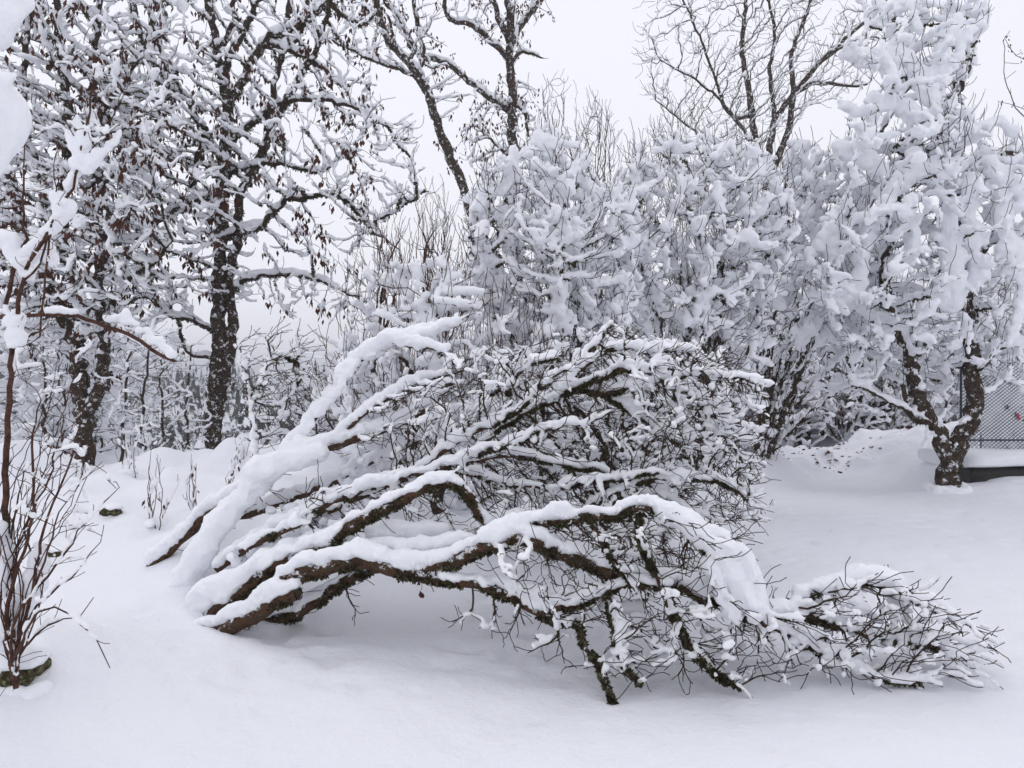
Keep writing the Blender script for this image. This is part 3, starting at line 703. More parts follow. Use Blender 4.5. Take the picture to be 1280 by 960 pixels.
# ---- leaning tree behind the shrubs
Y = 20.0
t3 = plant('leaning_tree', 'slender dark tree leaning to the left behind the snowy shrubs', 'tree', (620, Y), [
    ([(625, 330), (600, 290), (583, 245), (575, 225), (560, 190), (545, 150), (535, 115), (512, 78), (482, 45), (468, -20)], .15, .085),
    ([(538, 120), (528, 102), (500, 86), (470, 78), (440, 62), (415, 50)], .065, .03),
    ([(512, 78), (518, 60), (505, 35), (485, 5), (475, -20)], .06, .04),
    ([(524, 95), (527, 60), (520, 25), (515, -20)], .065, .05),
    ([(512, 78), (495, 55), (485, 20)], .06, .03)],
    np.concatenate([cloud([(430, -20), (560, -20), (555, 60), (545, 110), (500, 90), (440, 70)], 170, Y, 1.5), cloud([(530, 60), (600, 90), (600, 120), (560, 160), (555, 200), (530, 130)], 40, Y, .5)]), step=.16, kill=.3, jit=.25,
    tw=(.3, 3, .12, .4, .7), tip=.007, cap=.04, snow=(.032, .6, .085), keep=.85, steep=.2, vox=.04, nsc=.15, seed_n=75, seed_size=.13, moss=40, lump=.5, per=5)
t4 = plant('upright_tree', 'straight dark tree behind the shrubs with a long snow-topped limb reaching left', 'tree', (640, Y+1), [
    ([(642, 330), (640, 250), (641, 190), (640, 110), (637, 70), (640, 40), (632, -30)], .14, .10),
    ([(639, 140), (622, 130), (598, 112), (575, 92), (552, 76), (525, 70), (512, 55), (500, 20), (475, -5)], .085, .04),
    ([(639, 78), (625, 62), (605, 45), (590, 30), (562, 22), (553, -20)], .085, .05),
    ([(640, 50), (655, 25), (672, 5), (685, -20)], .10, .07),
    ([(638, 55), (620, 15), (612, -20)], .09, .06),
    ([(640, 80), (652, 65), (676, 71)], .06, .03),
    ([(603, 115), (625, 128), (655, 140), (660, 190)], .06, .03),
    ([(639, 200), (620, 180), (600, 160)], .05, .02)],
    np.concatenate([cloud([(560, -20), (690, -20), (680, 30), (650, 60), (600, 60)], 110, Y+1, 1.5), cloud([(595, 110), (640, 90), (672, 110), (680, 170), (665, 220), (585, 220), (570, 180)], 260, Y+1, .9)]), step=.16, kill=.26, jit=.25,
    tw=(.35, 3, .12, .4, .7), tip=.007, cap=.04, snow=(.032, .6, .085), keep=.85, steep=.2, vox=.04, nsc=.15, seed_n=140, seed_size=.12, moss=40, lump=.5, per=5)
# ---- tall bare tree
Y = 26.0
plant('bare_tree', 'tall thin-branched leafless tree fanning out against the sky behind the shrubs', 'tree', (955, Y), [
    ([(955, 330), (957, 230), (946, 183), (935, 108), (928, 57), (935, -20)], .17, .055),
    ([(957, 230), (982, 172), (992, 118), (989, 72), (1003, 29), (1021, -20)], .13, .045),
    ([(957, 230), (964, 168), (971, 144), (992, 118), (1021, 83), (1050, 54), (1093, 18), (1115, -10)], .12, .04),
    ([(992, 118), (1021, 104), (1071, 108), (1090, 100)], .08, .03),
    ([(1025, 80), (1070, 50), (1108, 48)], .06, .02),
    ([(946, 183), (906, 133), (885, 111), (855, 92), (827, 75)], .07, .02),
    ([(946, 150), (910, 140), (880, 60), (850, -10)], .06, .03),
    ([(966, 150), (962, 90), (968, 40), (955, -20)], .08, .04),
    ([(885, 180), (850, 150), (820, 125)], .04, .02)],
    cloud([(795, -30), (1120, -30), (1115, 40), (1085, 120), (1010, 140), (960, 190), (890, 180), (800, 130), (790, 60)], 1100, Y, 2.6), step=.2, kill=.38, jit=.16, trop=(0, 0, .15),
    tw=(.7, 3, .14, .4, .6), tip=.007, cap=.04, ex=2.3, snow=(.012, .6, .05), keep=.7, steep=.35, vox=.03, lump=.3, nsc=.2, maxn=6000, twig_mat=M_TWIG)
# ---- heavy shrubs
HV = dict(step=.08, kill=.14, jit=.14, trop=(0, 0, .02), tip=.0036, ex=2.4, cap=.03, keep=.85, steep=.2, vox=.023, amp=.8, nsc=.08, zs=.9, thick=.04, mid=.010, moss=60)
def shrub(label, base, Y, zb, stems, clouds, kw, fan=14):
    lines = []
    b0 = np.array([(base-CX)/F*Y, Y, zb])
    for k, (px, py, yy, r) in enumerate(stems):
        e = P(px, py, yy); m = b0*.5+e*.5+np.array([rng.normal(0, .1), 0, .15]); s = b0+np.array([rng.normal(0, .12), rng.normal(0, .12), 0])
        lines.append(([s, m, e], r if k else .07, r*.35))
    far = clouds[rng.choice(len(clouds), 60)]; far = far[far[:, 2] > b0[2]+.8][:fan]
    for e in far:                                              # stems fanning out from the foot
        w = e-b0; m = b0+w*.5+np.array([-w[0]*.12, -w[1]*.12, abs(w[0])*.05]); lines.append(([b0+rng.normal(0, .08, 3)*np.array([1, 1, 0]), m, e], .024, .008))
    d = dict(HV); d.update(kw)
    return plant('snowy_shrub', label, 'shrub', (base, Y), lines, clouds, **d)
Y = 8.8
shrub('tall rounded shrub clotted with snow, in the middle behind the fallen tree', 700, Y, .1,
    [(690, 330, Y, .05), (640, 300, Y, .04), (740, 320, Y, .04), (610, 340, Y-.3, .03), (700, 240, Y, .03), (780, 350, Y, .035), (720, 300, Y-.6, .03)],
    np.concatenate([cloud([(575, 400), (580, 250), (600, 212), (640, 195), (690, 162), (715, 172), (760, 235), (790, 260), (805, 330), (790, 410), (640, 420), (585, 370)], 1750, Y, 1.3), cloud([(590, 360), (790, 360), (770, 500), (620, 500)], 160, Y+.2, .7)]),
    dict(snow=(.030, .4, .055), web=5, web_r=.040, tw=((.85, 3, .048, .15, .5), (.10, 4, .06, .6, .4)), out=(0, -.3, .1)))
Y = 10.2
shrub('broad snow-clotted shrub with a mossy dark stem, right of the rounded one', 868, Y, .1,
    [(880, 380, Y, .06), (905, 330, Y, .05), (840, 300, Y, .035), (930, 280, Y, .04), (800, 330, Y, .03), (880, 230, Y, .03), (960, 330, Y, .03)],
    np.concatenate([cloud([(755, 250), (790, 185), (840, 175), (890, 165), (930, 175), (985, 215), (1000, 290), (985, 360), (945, 430), (800, 430), (765, 330)], 1750, Y, 1.4), cloud([(800, 380), (985, 360), (960, 520), (860, 500)], 200, Y+.2, .6)]),
    dict(snow=(.032, .4, .06), web=5, web_r=.043, step=.09, kill=.155, vox=.025, tw=((.85, 3, .052, .15, .5), (.10, 4, .07, .6, .4)), out=(0, -.3, .1)))
Y = 12.3
shrub('snowy shrub between the broad shrub and the fork-trunked tree', 945, Y, .0,
    [(1040, 330, Y, .05), (1000, 300, Y, .04), (1080, 280, Y, .04), (1020, 400, Y, .03), (980, 380, Y, .03)],
    np.concatenate([cloud([(960, 260), (985, 190), (1020, 185), (1060, 190), (1110, 240), (1120, 380), (1090, 440), (980, 430), (950, 380)], 900, Y, 1.2), cloud([(940, 430), (1130, 430), (1100, 500), (1000, 500)], 200, Y+1, 1.0)]),
    dict(snow=(.040, .4, .075), web=4, web_r=.055, step=.10, kill=.16, vox=.032, tw=((.5, 3, .06, .2, .4), (.08, 4, .07, .8, .3)), out=(0, -.2, .1), tip=.0045))
Y = 7.9
shrub('low shrub of upright red-brown stems with snow lumps, left of the rounded shrub', 520, Y, .3,
    [(470, 400, Y, .02), (500, 380, Y, .02), (540, 360, Y, .02), (580, 380, Y, .02), (440, 430, Y, .015), (560, 330, Y, .015), (610, 420, Y, .02)],
    np.concatenate([cloud([(405, 480), (430, 390), (460, 350), (520, 330), (575, 330), (640, 400), (700, 420), (690, 560), (560, 600), (430, 580)], 1000, Y, .8)]),
    dict(snow=(.030, .4, .05), web=3, web_r=.036, tw=((.45, 3, .05, .4, .6), (.10, 7, .06, 1.6, .25)), twig_mat=M_REDTWIG, vox=.024, keep=.6, step=.07, tip=.0032, moss=0, trop=(0, 0, .5)))
Y = 7.0
shrub('dark twiggy undergrowth shrub hidden close behind the fallen crown', 780, Y, .1,
    [(700, 480, Y, .025), (760, 460, Y, .025), (830, 470, Y, .025), (880, 520, Y, .02), (650, 520, Y, .02)],
    np.concatenate([cloud([(600, 430), (760, 410), (900, 430), (935, 520), (920, 620), (760, 640), (600, 620)], 800, Y, .6)]),
    dict(snow=(.020, .4, .04), web=2, web_r=.028, tw=(.9, 4, .05, .3, .7), vox=.022, keep=.5, step=.065, kill=.12, tip=.003, trop=(0, 0, .05), moss=40))
# ---- fork-trunked tree on the lawn
Y = 10.9
ex = [([(1150, 210), (1185, 250), (1190, 300), (1192, 345), (1192, 372)], .08, .20), ([(1210, 220), (1215, 290), (1222, 350)], .10, .13), ([(1240, 200), (1252, 260), (1260, 320)], .12, .12), ([(1265, 300), (1275, 345)], .10, .12),
      ([(1150, 190), (1120, 230), (1100, 260), (1085, 300)], .12, .09), ([(1130, 260), (1140, 300), (1135, 330)], .12, .07), ([(1180, 150), (1215, 160), (1250, 150), (1275, 170)], .09, .08),
      ([(1070, 65), (1100, 75), (1125, 90)], .09, .09), ([(1120, 60), (1150, 90), (1165, 130)], .08, .12), ([(1085, 120), (1130, 130), (1160, 160)], .07, .13), ([(1050, 70), (1085, 75), (1110, 60)], .06, .06),
      ([(1200, 20), (1180, 60), (1170, 110)], .09, .12), ([(1230, 25), (1205, 45), (1190, 90)], .06, .08), ([(1050, 130), (1075, 140), (1100, 135)], .07, .07), ([(1100, 210), (1060, 190), (1045, 180)], .12, .08),
      ([(1060, 250), (1045, 290), (1038, 320)], .09, .08), ([(1085, 290), (1075, 340), (1065, 370)], .09, .12), ([(1250, 215), (1285, 250), (1310, 300)], .14, .14), ([(1205, 395), (1212, 420), (1210, 440)], .06, .03),
      ([(1100, 240), (1150, 215), (1200, 205)], .10, .14), ([(1010, 330), (1030, 290), (1070, 270)], .08, .10), ([(1285, 340), (1270, 400), (1262, 430)], .1, .05), ([(1150, 40), (1140, 10), (1135, -5)], .06, .04)]
exp, exr = mass(ex, Y-.55, 40); exr = exr*.85
xp, xr = mass([([(1184, 588), (1187, 560), (1190, 535)], .035, .02), ([(1160, 525), (1156, 560)], .02, .05)], Y-.03, 16)
exp = np.concatenate([exp, xp]); exr = np.concatenate([exr, xr])
e2p, e2r = [], []
for i in range(0, len(exp)):                                    # ragged fringes under the heavy clumps
    if exr[i] > .07 and rng.random() < .5:
        n = rng.integers(2, 6); o = exp[i]+np.array([rng.normal(0, exr[i]), rng.normal(0, exr[i]*.5), -exr[i]*.6])
        for k in range(n): e2p.append(o+np.array([0, 0, -.035*k])); e2r.append(.04*(1-.12*k))
def skirt(px, yy, rad, n=26, r=.10):
    x = (px-CX)/F*yy; a = rng.random(n)*6.28; q = np.stack([x+np.cos(a)*rad*rng.uniform(.8, 1.25, n), yy+np.sin(a)*rad*rng.uniform(.8, 1.25, n), np.zeros(n)], 1); q[:, 2] = gh(q[:, 0], q[:, 1])+rng.uniform(-.05, .03, n)
    return q, r*rng.uniform(.6, 1.2, n)
sq, sr_ = skirt(1184, Y, .20); exp = np.concatenate([exp, sq]); exr = np.concatenate([exr, sr_])
exp = np.concatenate([exp, e2p]); exr = np.concatenate([exr, e2r])
plant('forked_tree', 'fork-trunked tree on the lawn at right, crown bent under heavy hanging snow', 'tree', (1184, Y), [
    ([(1184, 650), (1183, 622), (1182, 590)], .165, .175),
    ([(1182, 592), (1172, 543), (1161, 518), (1143, 478), (1132, 428), (1118, 406), (1105, 340), (1120, 260), (1140, 180)], .105, .035),
    ([(1184, 590), (1201, 550), (1219, 507), (1215, 457), (1212, 392), (1205, 330), (1190, 250), (1175, 180), (1172, 130), (1180, 70), (1190, 10)], .125, .03),
    ([(1125, 410), (1100, 400), (1070, 388), (1045, 385)], .06, .03),
    ([(1168, 540), (1140, 522), (1132, 500), (1128, 480)], .05, .03),
    ([(1172, 545), (1110, 500), (1060, 475)], .03, .012),
    ([(1172, 130), (1150, 90), (1120, 50), (1090, 30)], .05, .02),
    ([(1175, 160), (1205, 100), (1215, 60), (1235, 20)], .05, .02),
    ([(1190, 250), (1230, 200), (1280, 190)], .05, .03), ([(1205, 330), (1250, 300), (1300, 320)], .06, .03),
    ([(1180, 200), (1130, 190), (1080, 180), (1050, 190)], .06, .02), ([(1200, 330), (1150, 280), (1090, 270), (1040, 300)], .06, .02),
    ([(1215, 470), (1245, 440), (1290, 420)], .04, .02), ([(1219, 510), (1235, 490), (1260, 470)], .02, .01),
    ([(1182, 560), (1178, 520), (1190, 470), (1175, 440)], .02, .012)],
    np.concatenate([cloud([(985, 340), (1000, 280), (1045, 250), (1060, 215), (1035, 190), (1075, 165), (1050, 140), (1100, 125), (1105, 100), (1045, 75), (1065, 55), (1110, 50), (1120, 0), (1235, -5), (1245, 25), (1205, 60), (1195, 110), (1225, 150), (1300, 185), (1320, 440), (1230, 460), (1140, 460), (1060, 440), (1010, 400)], 1300, Y, 1.7),
        cloud([(1040, 400), (1300, 400), (1290, 500), (1240, 480), (1200, 460), (1080, 500)], 300, Y+.6, .9), cloud([(1070, -10), (1240, -10), (1210, 120), (1100, 120)], 250, Y, .5)]),
    step=.095, kill=.16, trop=(0, -.02, .05), jit=.12, tw=((.45, 3, .055, .1, .45), (.05, 6, .07, 1.4, .3)), out=(0, -.15, -.05), tsnow=(.016, .3), tip=.0042, ex=2.5, cap=.035, snow=(.034, .5, .07), web=4, web_r=.048, keep=.7, steep=.1,
    vox=.025, amp=.75, nsc=.10, moss=70, extra=(exp, exr), lump=.5, trunk_mat=M_TRUNK, maxn=8000)

# ---- foreground shrub at the left edge
Y = 3.5
def stems(lst): return lst
fs = [([(20, 860, 3.45), (7, 787, 3.4), (12, 740, 3.4), (30, 690, 3.4), (42, 640, 3.4), (40, 560, 3.4), (50, 500, 3.4)], .012, .003),
      ([(0, 800, 3.5), (5, 700, 3.5), (6, 620, 3.5), (10, 520, 3.5), (14, 440, 3.5), (8, 380, 3.5), (20, 330, 3.5), (35, 300, 3.5)], .017, .008),
      ([(14, 440, 3.5), (30, 350, 3.45), (60, 290, 3.4), (90, 235, 3.4), (102, 188, 3.4), (112, 140, 3.4), (117, 82, 3.4)], .011, .003),
      ([(102, 190, 3.4), (80, 150, 3.4)], .004, .002), ([(102, 200, 3.4), (130, 170, 3.4), (155, 118, 3.4)], .004, .002),
      ([(35, 300, 3.5), (28, 250, 3.5), (30, 180, 3.5)], .006, .003), ([(20, 330, 3.5), (0, 290, 3.5), (-10, 230, 3.5)], .006, .003),
      ([(60, 290, 3.4), (70, 250, 3.4), (68, 190, 3.4)], .005, .002), ([(30, 350, 3.45), (50, 330, 3.4), (62, 280, 3.4), (50, 420, 3.4)], .005, .004),
      ([(15, 830, 3.4), (28, 800, 3.3), (46, 758, 3.3), (96, 716, 3.25), (124, 677, 3.2)], .008, .002),
      ([(20, 820, 3.3), (50, 762, 3.2), (85, 769, 3.2), (120, 800, 3.15), (137, 836, 3.15)], .006, .002),
      ([(15, 840, 3.4), (21, 772, 3.3), (71, 708, 3.3), (110, 650, 3.3), (149, 610, 3.3)], .008, .002),
      ([(10, 840, 3.4), (35, 760, 3.35), (60, 690, 3.3), (75, 640, 3.3), (110, 590, 3.3)], .008, .002),
      ([(25, 840, 3.4), (60, 780, 3.3), (100, 770, 3.2), (118, 748, 3.2)], .006, .002), ([(20, 840, 3.4), (40, 740, 3.4), (55, 660, 3.4), (90, 570, 3.4), (100, 500, 3.4)], .009, .003),
      ([(5, 840, 3.5), (0, 760, 3.5), (15, 660, 3.5), (30, 590, 3.5)], .009, .003), ([(12, 850, 3.4), (20, 700, 3.5), (60, 600, 3.6), (80, 520, 3.6)], .008, .003),
      ([(-60, 410, 3.9), (0, 396, 3.9), (70, 393, 3.9), (120, 403, 3.9), (160, 418, 3.9), (190, 437, 3.9), (217, 451, 3.9)], .011, .009),
      ([(10, 470, 3.6), (30, 430, 3.8), (60, 405, 3.9)], .006, .004)]
fs += [([(rng.uniform(-10, 25), 850, 3.4), (rng.uniform(-10, 60), 730, rng.uniform(3.3, 3.6)), (rng.uniform(0, 95), rng.uniform(600, 660), 3.5), (rng.uniform(0, 125), rng.uniform(420, 580), 3.5)], .0042, .0015) for _ in range(13)]
d1, e1 = mass([([(132, 398, 3.9), (150, 396, 3.9), (175, 410, 3.9), (200, 428, 3.9), (215, 441, 3.9)], .02, .03), ([(155, 400, 3.9), (158, 386, 3.9)], .026, .008),
    ([(88, 232, 3.42), (100, 200, 3.42), (104, 165, 3.42)], .025, .03), ([(108, 205, 3.42), (130, 190, 3.42), (150, 165, 3.42)], .03, .012), ([(84, 165, 3.42), (98, 185, 3.42)], .014, .026), ([(70, 250, 3.42), (85, 260, 3.42), (60, 290, 3.42)], .035, .03),
    ([(10, 300, 3.5), (25, 320, 3.5), (32, 345, 3.5)], .04, .035), ([(40, 320, 3.5), (52, 300, 3.5), (65, 325, 3.5)], .03, .03), ([(18, 395, 3.5), (22, 430, 3.5)], .035, .03), ([(2, 660, 3.5), (8, 690, 3.5), (4, 740, 3.5)], .03, .04), ([(50, 680, 3.45), (45, 720, 3.45), (20, 760, 3.5), (0, 800, 3.5)], .03, .08)], Y, 24)
r_, s_ = plant('foreground_shrub', 'bare reddish-stemmed shrub close to the viewer at the left edge, snow in its forks', 'shrub', (20, 3.45), fs,
    np.concatenate([cloud([(0, 300), (60, 250), (120, 80), (160, 110), (90, 300), (60, 440), (100, 560), (150, 600), (130, 700), (110, 760), (0, 800)], 150, 3.4, .35)]), step=.05, kill=.09, jit=.15, trop=(.1, 0, .3),
    tw=(.3, 3, .03, .2, .6), tip=.0016, ex=2.2, cap=.006, snow=(.009, .6, .03), keep=.32, web=3, web_r=.011, steep=.5, vox=.008, nsc=.05, amp=.4, extra=(d1, e1), thick=.014, mid=.0035,
    twig_mat=M_REDTWIG, limb_mat=M_REDTWIG, trunk_mat=M_FTWIG, lump=.25, wob=.004)
# ---- stump, stones, buried wood
def lumpy(name, c, rad, mt, label=None, cat=None, parent=None, sub=4, amp=.35, nsc=.1):
    import bmesh
    bm = bmesh.new(); bmesh.ops.create_icosphere(bm, subdivisions=sub, radius=1)
    v = np.array([x.co[:] for x in bm.verts]); f = np.array([[w.index for w in x.verts] for x in bm.faces]); bm.free()
    q = v*np.array(rad)+np.array(c); k = 1+amp*(vnoise(q, nsc, 41)-.5)*2+amp*.5*(vnoise(q, nsc*.35, 42)-.5)
    o = mesh_obj(name, v*np.array(rad)*k[:, None]+(np.array(c) if parent is not None else 0), f, mt, parent)
    if parent is None: o.location = c
    if label: tag(o, label, cat)
    return o
c = P(24, 842, 3.6)
stu = thing('old_stump', c, 'dark mossy stump at the foot of the foreground shrub, lower left corner', 'stump')
lumpy('stump_wood', c, (.105, .09, .075), M_MOSS, parent=stu, amp=.5); lumpy('root', c+np.array([.08, .02, .03]), (.03, .04, .035), M_MOSS, parent=stu, amp=.6, nsc=.04)
qx = c[0]+np.array([-.12, -.05, .03, .10, .13]); qy = np.full(5, c[1]-.085)+np.array([0, -.01, 0, .01, .05]); snow_obj('snow_rim', np.stack([qx, qy, gh(qx, qy)+.0], 1), np.array([.05, .05, .045, .045, .05]), .008, stu, amp=.4)
lumpy('snow_cap', c+np.array([-.02, .03, .075]), (.15, .12, .075), M_SNOW, parent=stu, amp=.3)
for px, py, r, mt, lab in ((140, 640, .06, 'M', 'small grey stone half sunk in the snow bank behind the foreground shrub'), (66, 694, .05, 'M', 'dark stone showing through snow beside the foreground shrub')):
    yy = 6.6 if px > 100 else 4.6; c = P(px, py, yy); gz = G(c[0], c[1])
    for k in range(60):
        c = P(px, py, yy); gz = G(c[0], c[1])
        if c[2] > gz+.01: yy += .05
        else: break
    st = thing('stone', c, lab, 'stone'); lumpy('rock', c, (r*1.3, r, r*.8), M_MOSS, parent=st, amp=.4, nsc=.05); lumpy('snow_cap', c+np.array([.01, .02, r*.65]), (r*1.4, r*1.2, r*.5), M_SNOW, parent=st, amp=.3)
c = P(213, 742, 5.4); wd = thing('rotten_wood', c, 'dark piece of rotten wood poking from the snow left of the toppled stems', 'wood')
wsk = Skel(); wsk.line([c+np.array([-.16, 0, -.05]), c+np.array([0, -.02, .0]), c+np.array([.14, .02, .06])], .05, .035, step=.03, wob=.006); wsk.finish(); tubes(wsk, wsk.R > 0, 9, 'wood', M_BARK, wd, lump=.9)
p_, r__ = snow_points(wsk, wsk.R > 0, .03, .6, .06, steep=0); snow_obj('snow_cap', p_, r__, .012, wd)
# ---- snow laden branch reaching in at the top left, close to the viewer
Y = 1.75
d2, e2 = mass([([(-260, 130), (-120, 130), (-50, 145), (-22, 155)], .08, .078), ([(-260, 0), (-120, 0), (-40, 5), (-14, 5)], .06, .06), ([(-14, 200), (-30, 170)], .02, .05), ([(-30, 85), (-60, 85)], .03, .05)], Y, 50)
plant('overhanging_branch', 'branch bowed under big smooth lumps of snow, near the viewer at the top left corner', 'branch', (-300, Y), [
    ([(-420, 60), (-260, 100), (-120, 120), (-20, 140), (10, 150)], .02, .004), ([(-260, 100), (-120, 0), (-20, -10), (15, 5)], .012, .003), ([(15, 5), (22, 8)], .002, .002)],
    cloud([(-120, -10), (10, -10), (25, 200), (-60, 220)], 25, Y, .1), step=.03, kill=.05, tw=(.3, 2, .02, .2, .6), tip=.0015, cap=.004, snow=(.02, .5, .04), vox=.011, extra=(d2, e2), thick=.012, mid=.003, amp=.22, nsc=.09, iters=30)
# ---- dry stems on the bank
for k, (px, py, n, hgt, lab) in enumerate(((192, 655, 6, .62, 'clump of tall dry brown stems standing on the snow bank, left of the toppled tree'), (242, 640, 5, .5, 'thin dry stems on the bank just left of the snow-covered leaning stem'),
        (160, 590, 5, .45, 'dry stems at the back of the bank between two dark trunks'), (285, 620, 4, .4, 'few dry stems rising from snow behind the toppled stems'), (95, 600, 5, .45, 'dry stalks on the bank behind the foreground shrub'), (300, 585, 5, .4, 'wispy dry stalks at the rear edge of the bank beside the thick trunk'))):
    yy = 6.2
    for j in range(80):
        c = P(px, py, yy)
        if c[2] > G(c[0], c[1]): yy += .05
        else: break
    rt = thing('dry_plant', c, lab, 'dry plant', 'dry plants on the snow bank'); sk = Skel()
    for j in range(n):
        b = c+np.array([rng.normal(0, .05), rng.normal(0, .05), -.05]); t = b+np.array([rng.normal(0, .07), rng.normal(0, .05), hgt*rng.uniform(.6, 1.1)])
        sk.line([b, b*.5+t*.5+rng.normal(0, .02, 3), t], .005, .0022, step=.05, wob=.004)
    sk.twigs(.35, 2, .04, .6, .5); sk.finish(.0018); tubes(sk, sk.R > 0, 4, 'stems', M_REDTWIG, rt)
    seeds('dead_leaves', sk, 5, .05, M_LEAF, rt, per=2)
    p_, r__ = snow_points(sk, sk.R > 0, .010, .5, .03, steep=.2, keep=.7)
    p_ = np.concatenate([p_, c+rng.normal(0, .05, (8, 3))*np.array([1, 1, .2])]); r__ = np.concatenate([r__, np.full(8, .05)]); snow_obj('snow_cap', p_, r__, .012, rt)
# ---- thin saplings between the two dark trunks
for k, (px, top, yy, lean, lab) in enumerate(((153, 390, 11, 10, 'thin dark sapling with level side twigs, just right of the left-edge tree'), (172, 400, 10.6, 22, 'slim sapling leaning right beside the thin level-twigged one'), (205, 440, 11.5, -8, 'bare sapling midway between the two dark trunks, lower than its neighbours'),
        (232, 430, 12.5, 6, 'faint sapling close left of the thick dark trunk'), (60, 430, 10, -10, 'thin sapling rising behind the stalks at the left edge'))):
    plant('sapling', lab, 'sapling', (px, yy), [([(px, 590), (px+lean*.3, 520), (px+lean*.6, 450), (px+lean, top)], .026, .01)],
        cloud([(px-38, top), (px+lean+38, top), (px+45, 520), (px+30, 560), (px-40, 540)], 90, yy, .5), step=.10, kill=.16, jit=.15, trop=(0, 0, .25), tw=(.4, 3, .08, .3, .5), tip=.003, cap=.008, snow=(.014, .6, .04), keep=.6, steep=.25, vox=.022, mid=.006, thick=.02, group='saplings on the bank', sides=6)
# ---- slender bushes against the sky
for k, (px, top, yy, w, lab) in enumerate(((705, 95, 17, 50, 'cluster of upright bare grey stems rising above the rounded shrub'), (748, 125, 18, 34, 'bare wispy stems above the dip between the two big shrubs'), (850, 130, 19, 45, 'pale bare bush behind the broad shrub, under the tall bare tree'), (905, 150, 20, 30, 'smaller pale bare bush behind the broad shrub'),
        (480, 290, 11, 50, 'red-brown switchy stems against the sky left of the rounded shrub'), (545, 255, 11.5, 32, 'tall switchy stems between the leaning tree and the rounded shrub'))):
    red = px < 600
    plant('bare_bush', lab, 'bush', (px, yy), [([(px+rng.normal(0, w*.2), 470), (px+rng.normal(0, w*.3), 330), (px+rng.normal(0, w*.5), top+rng.uniform(0, 60))], .022 if j else .024, .007) for j in range(6)],
        cloud([(px-w, top+50), (px-w*.3, top), (px+w*.4, top), (px+w, top+60), (px+w, 430), (px-w, 430)], 170, yy, .8), step=.14, kill=.22, jit=.12, trop=(0, 0, .7), tw=(.5, 4, .10, .9, .35), tip=.0035 if red else .005, cap=.012,
        snow=(.012, .5, .03), keep=.35, steep=.3, vox=.025, thick=.02, mid=.008, twig_mat=M_REDTWIG if red else M_FARTWIG, group='bare bushes behind the shrubs', minr=.0035 if red else .005)
# ---- undergrowth behind the garden
def bush(name, seed_, h, w, n, snw, tmat, dark, lab, cat='bush', loc=(0, 0)):
    sk = Skel(); 
    b0 = np.array([loc[0], loc[1], G(*loc)])
    for j in range(7):
        a = rng.random()*6.28; t = b0+np.array([math.cos(a)*w*.6*rng.random(), math.sin(a)*w*.6*rng.random(), h*rng.uniform(.6, .95)])
        sk.line([b0+rng.normal(0, .05, 3), b0*.5+t*.5+rng.normal(0, .12, 3), t], .03, .008, step=.15, wob=.02)
    u = rng.normal(0, 1, (n, 3)); u /= np.linalg.norm(u, axis=1, keepdims=True); u *= (rng.random((n, 1))**.4)*np.array([w, w, h*.5]); u += b0+np.array([0, 0, h*.52])
    u = u[u[:, 2] > b0[2]+.1]
    sk.grow(u, .13, .2, jit=.2, trop=(0, 0, .25)); nb = len(sk.p); sk.twigs(.7, 4, .08, .3, .6); sk.finish(.005, 2.4, .02)
    rt = thing(name, tuple(b0), lab, cat); tubes(sk, sk.R > .012, 5, 'branches', M_LIMB, rt, lump=.2); tubes(sk, sk.R <= .012, 3, 'twigs', tmat, rt, minr=.0055)
    ix = np.arange(len(sk.p)); p, r = snow_points(sk, ix < nb, snw, .5, .08, web=3, web_r=snw*1.2, keep=.7, steep=.1, nsc=.4)
    snow_obj('snow_cover', p, r, .042, rt, m=M_SNOWFAR, amp=.6, nsc=.15)
    return rt

protos = [bush('background_bush', 1, 2.6, 1.3, 420, .030, M_TWIG, 0, 'x', loc=(4.4, 17.8)), bush('background_bush', 2, 3.4, 1.5, 480, .040, M_TWIG, 0, 'x', loc=(6.6, 18.4)), bush('background_bush', 3, 2.2, 1.4, 380, .021, M_REDTWIG, 0, 'x', loc=(-2.9, 12.6))]
for o in protos: o['group'] = 'snowy bushes behind the garden'
spots = [(7.3, 16.9, 2, .8), (8.4, 17.3, 2, .85), (4.9, 16.9, 0, .7), (6.1, 17.0, 2, .75), (3.0, 17.2, 1, 1.0), (5.5, 19.2, 1, 1.25), (7.9, 18.6, 0, 1.1), (9.2, 18.0, 1, 1.2), (10.6, 19.4, 1, 1.3), (12.2, 18.5, 0, 1.3), (8.6, 21.0, 1, 1.5), (6.0, 22.0, 1, 1.6), (3.6, 21.5, 1, 1.5), (2.2, 15.5, 0, 1.0), (11.8, 22, 1, 1.7), (14.0, 20.5, 1, 1.6),
    (1.0, 13.5, 0, 1.1), (-.8, 13.0, 2, 1.0), (-1.9, 13.9, 2, 1.0), (-8.6, 14.8, 1, 1.0), (-1.2, 17.0, 0, 1.1), (-9.6, 17.8, 1, 1.2), (0.2, 16.0, 1, 1.1), (-11.4, 19.5, 1, 1.3)]
words = {0: 'round twiggy bush', 1: 'taller snow-clotted bush', 2: 'low red-brown twiggy bush'}
names3 = []
def where(x, y):
    px = CX+F*x/y
    side = ('far left', 'left of the thick dark trunk', 'right of the thick dark trunk', 'behind the fallen crown', 'right of the broad shrub', 'behind the fork-trunked tree', 'behind the wire fence')
    i = int(np.searchsorted([90, 265, 460, 900, 1060, 1200], px)); return side[i], px
allb = [(protos[0], 4.4, 17.8, 0), (protos[1], 6.6, 18.4, 1), (protos[2], -2.9, 12.6, 2)]
for (x, y, k, sc) in spots:
    c = copy_thing(protos[k], (x, y, G(x, y)-.05), rng.random()*6.28, sc*rng.uniform(.9, 1.1), ''); allb.append((c, x, y, k))
cnt = {}
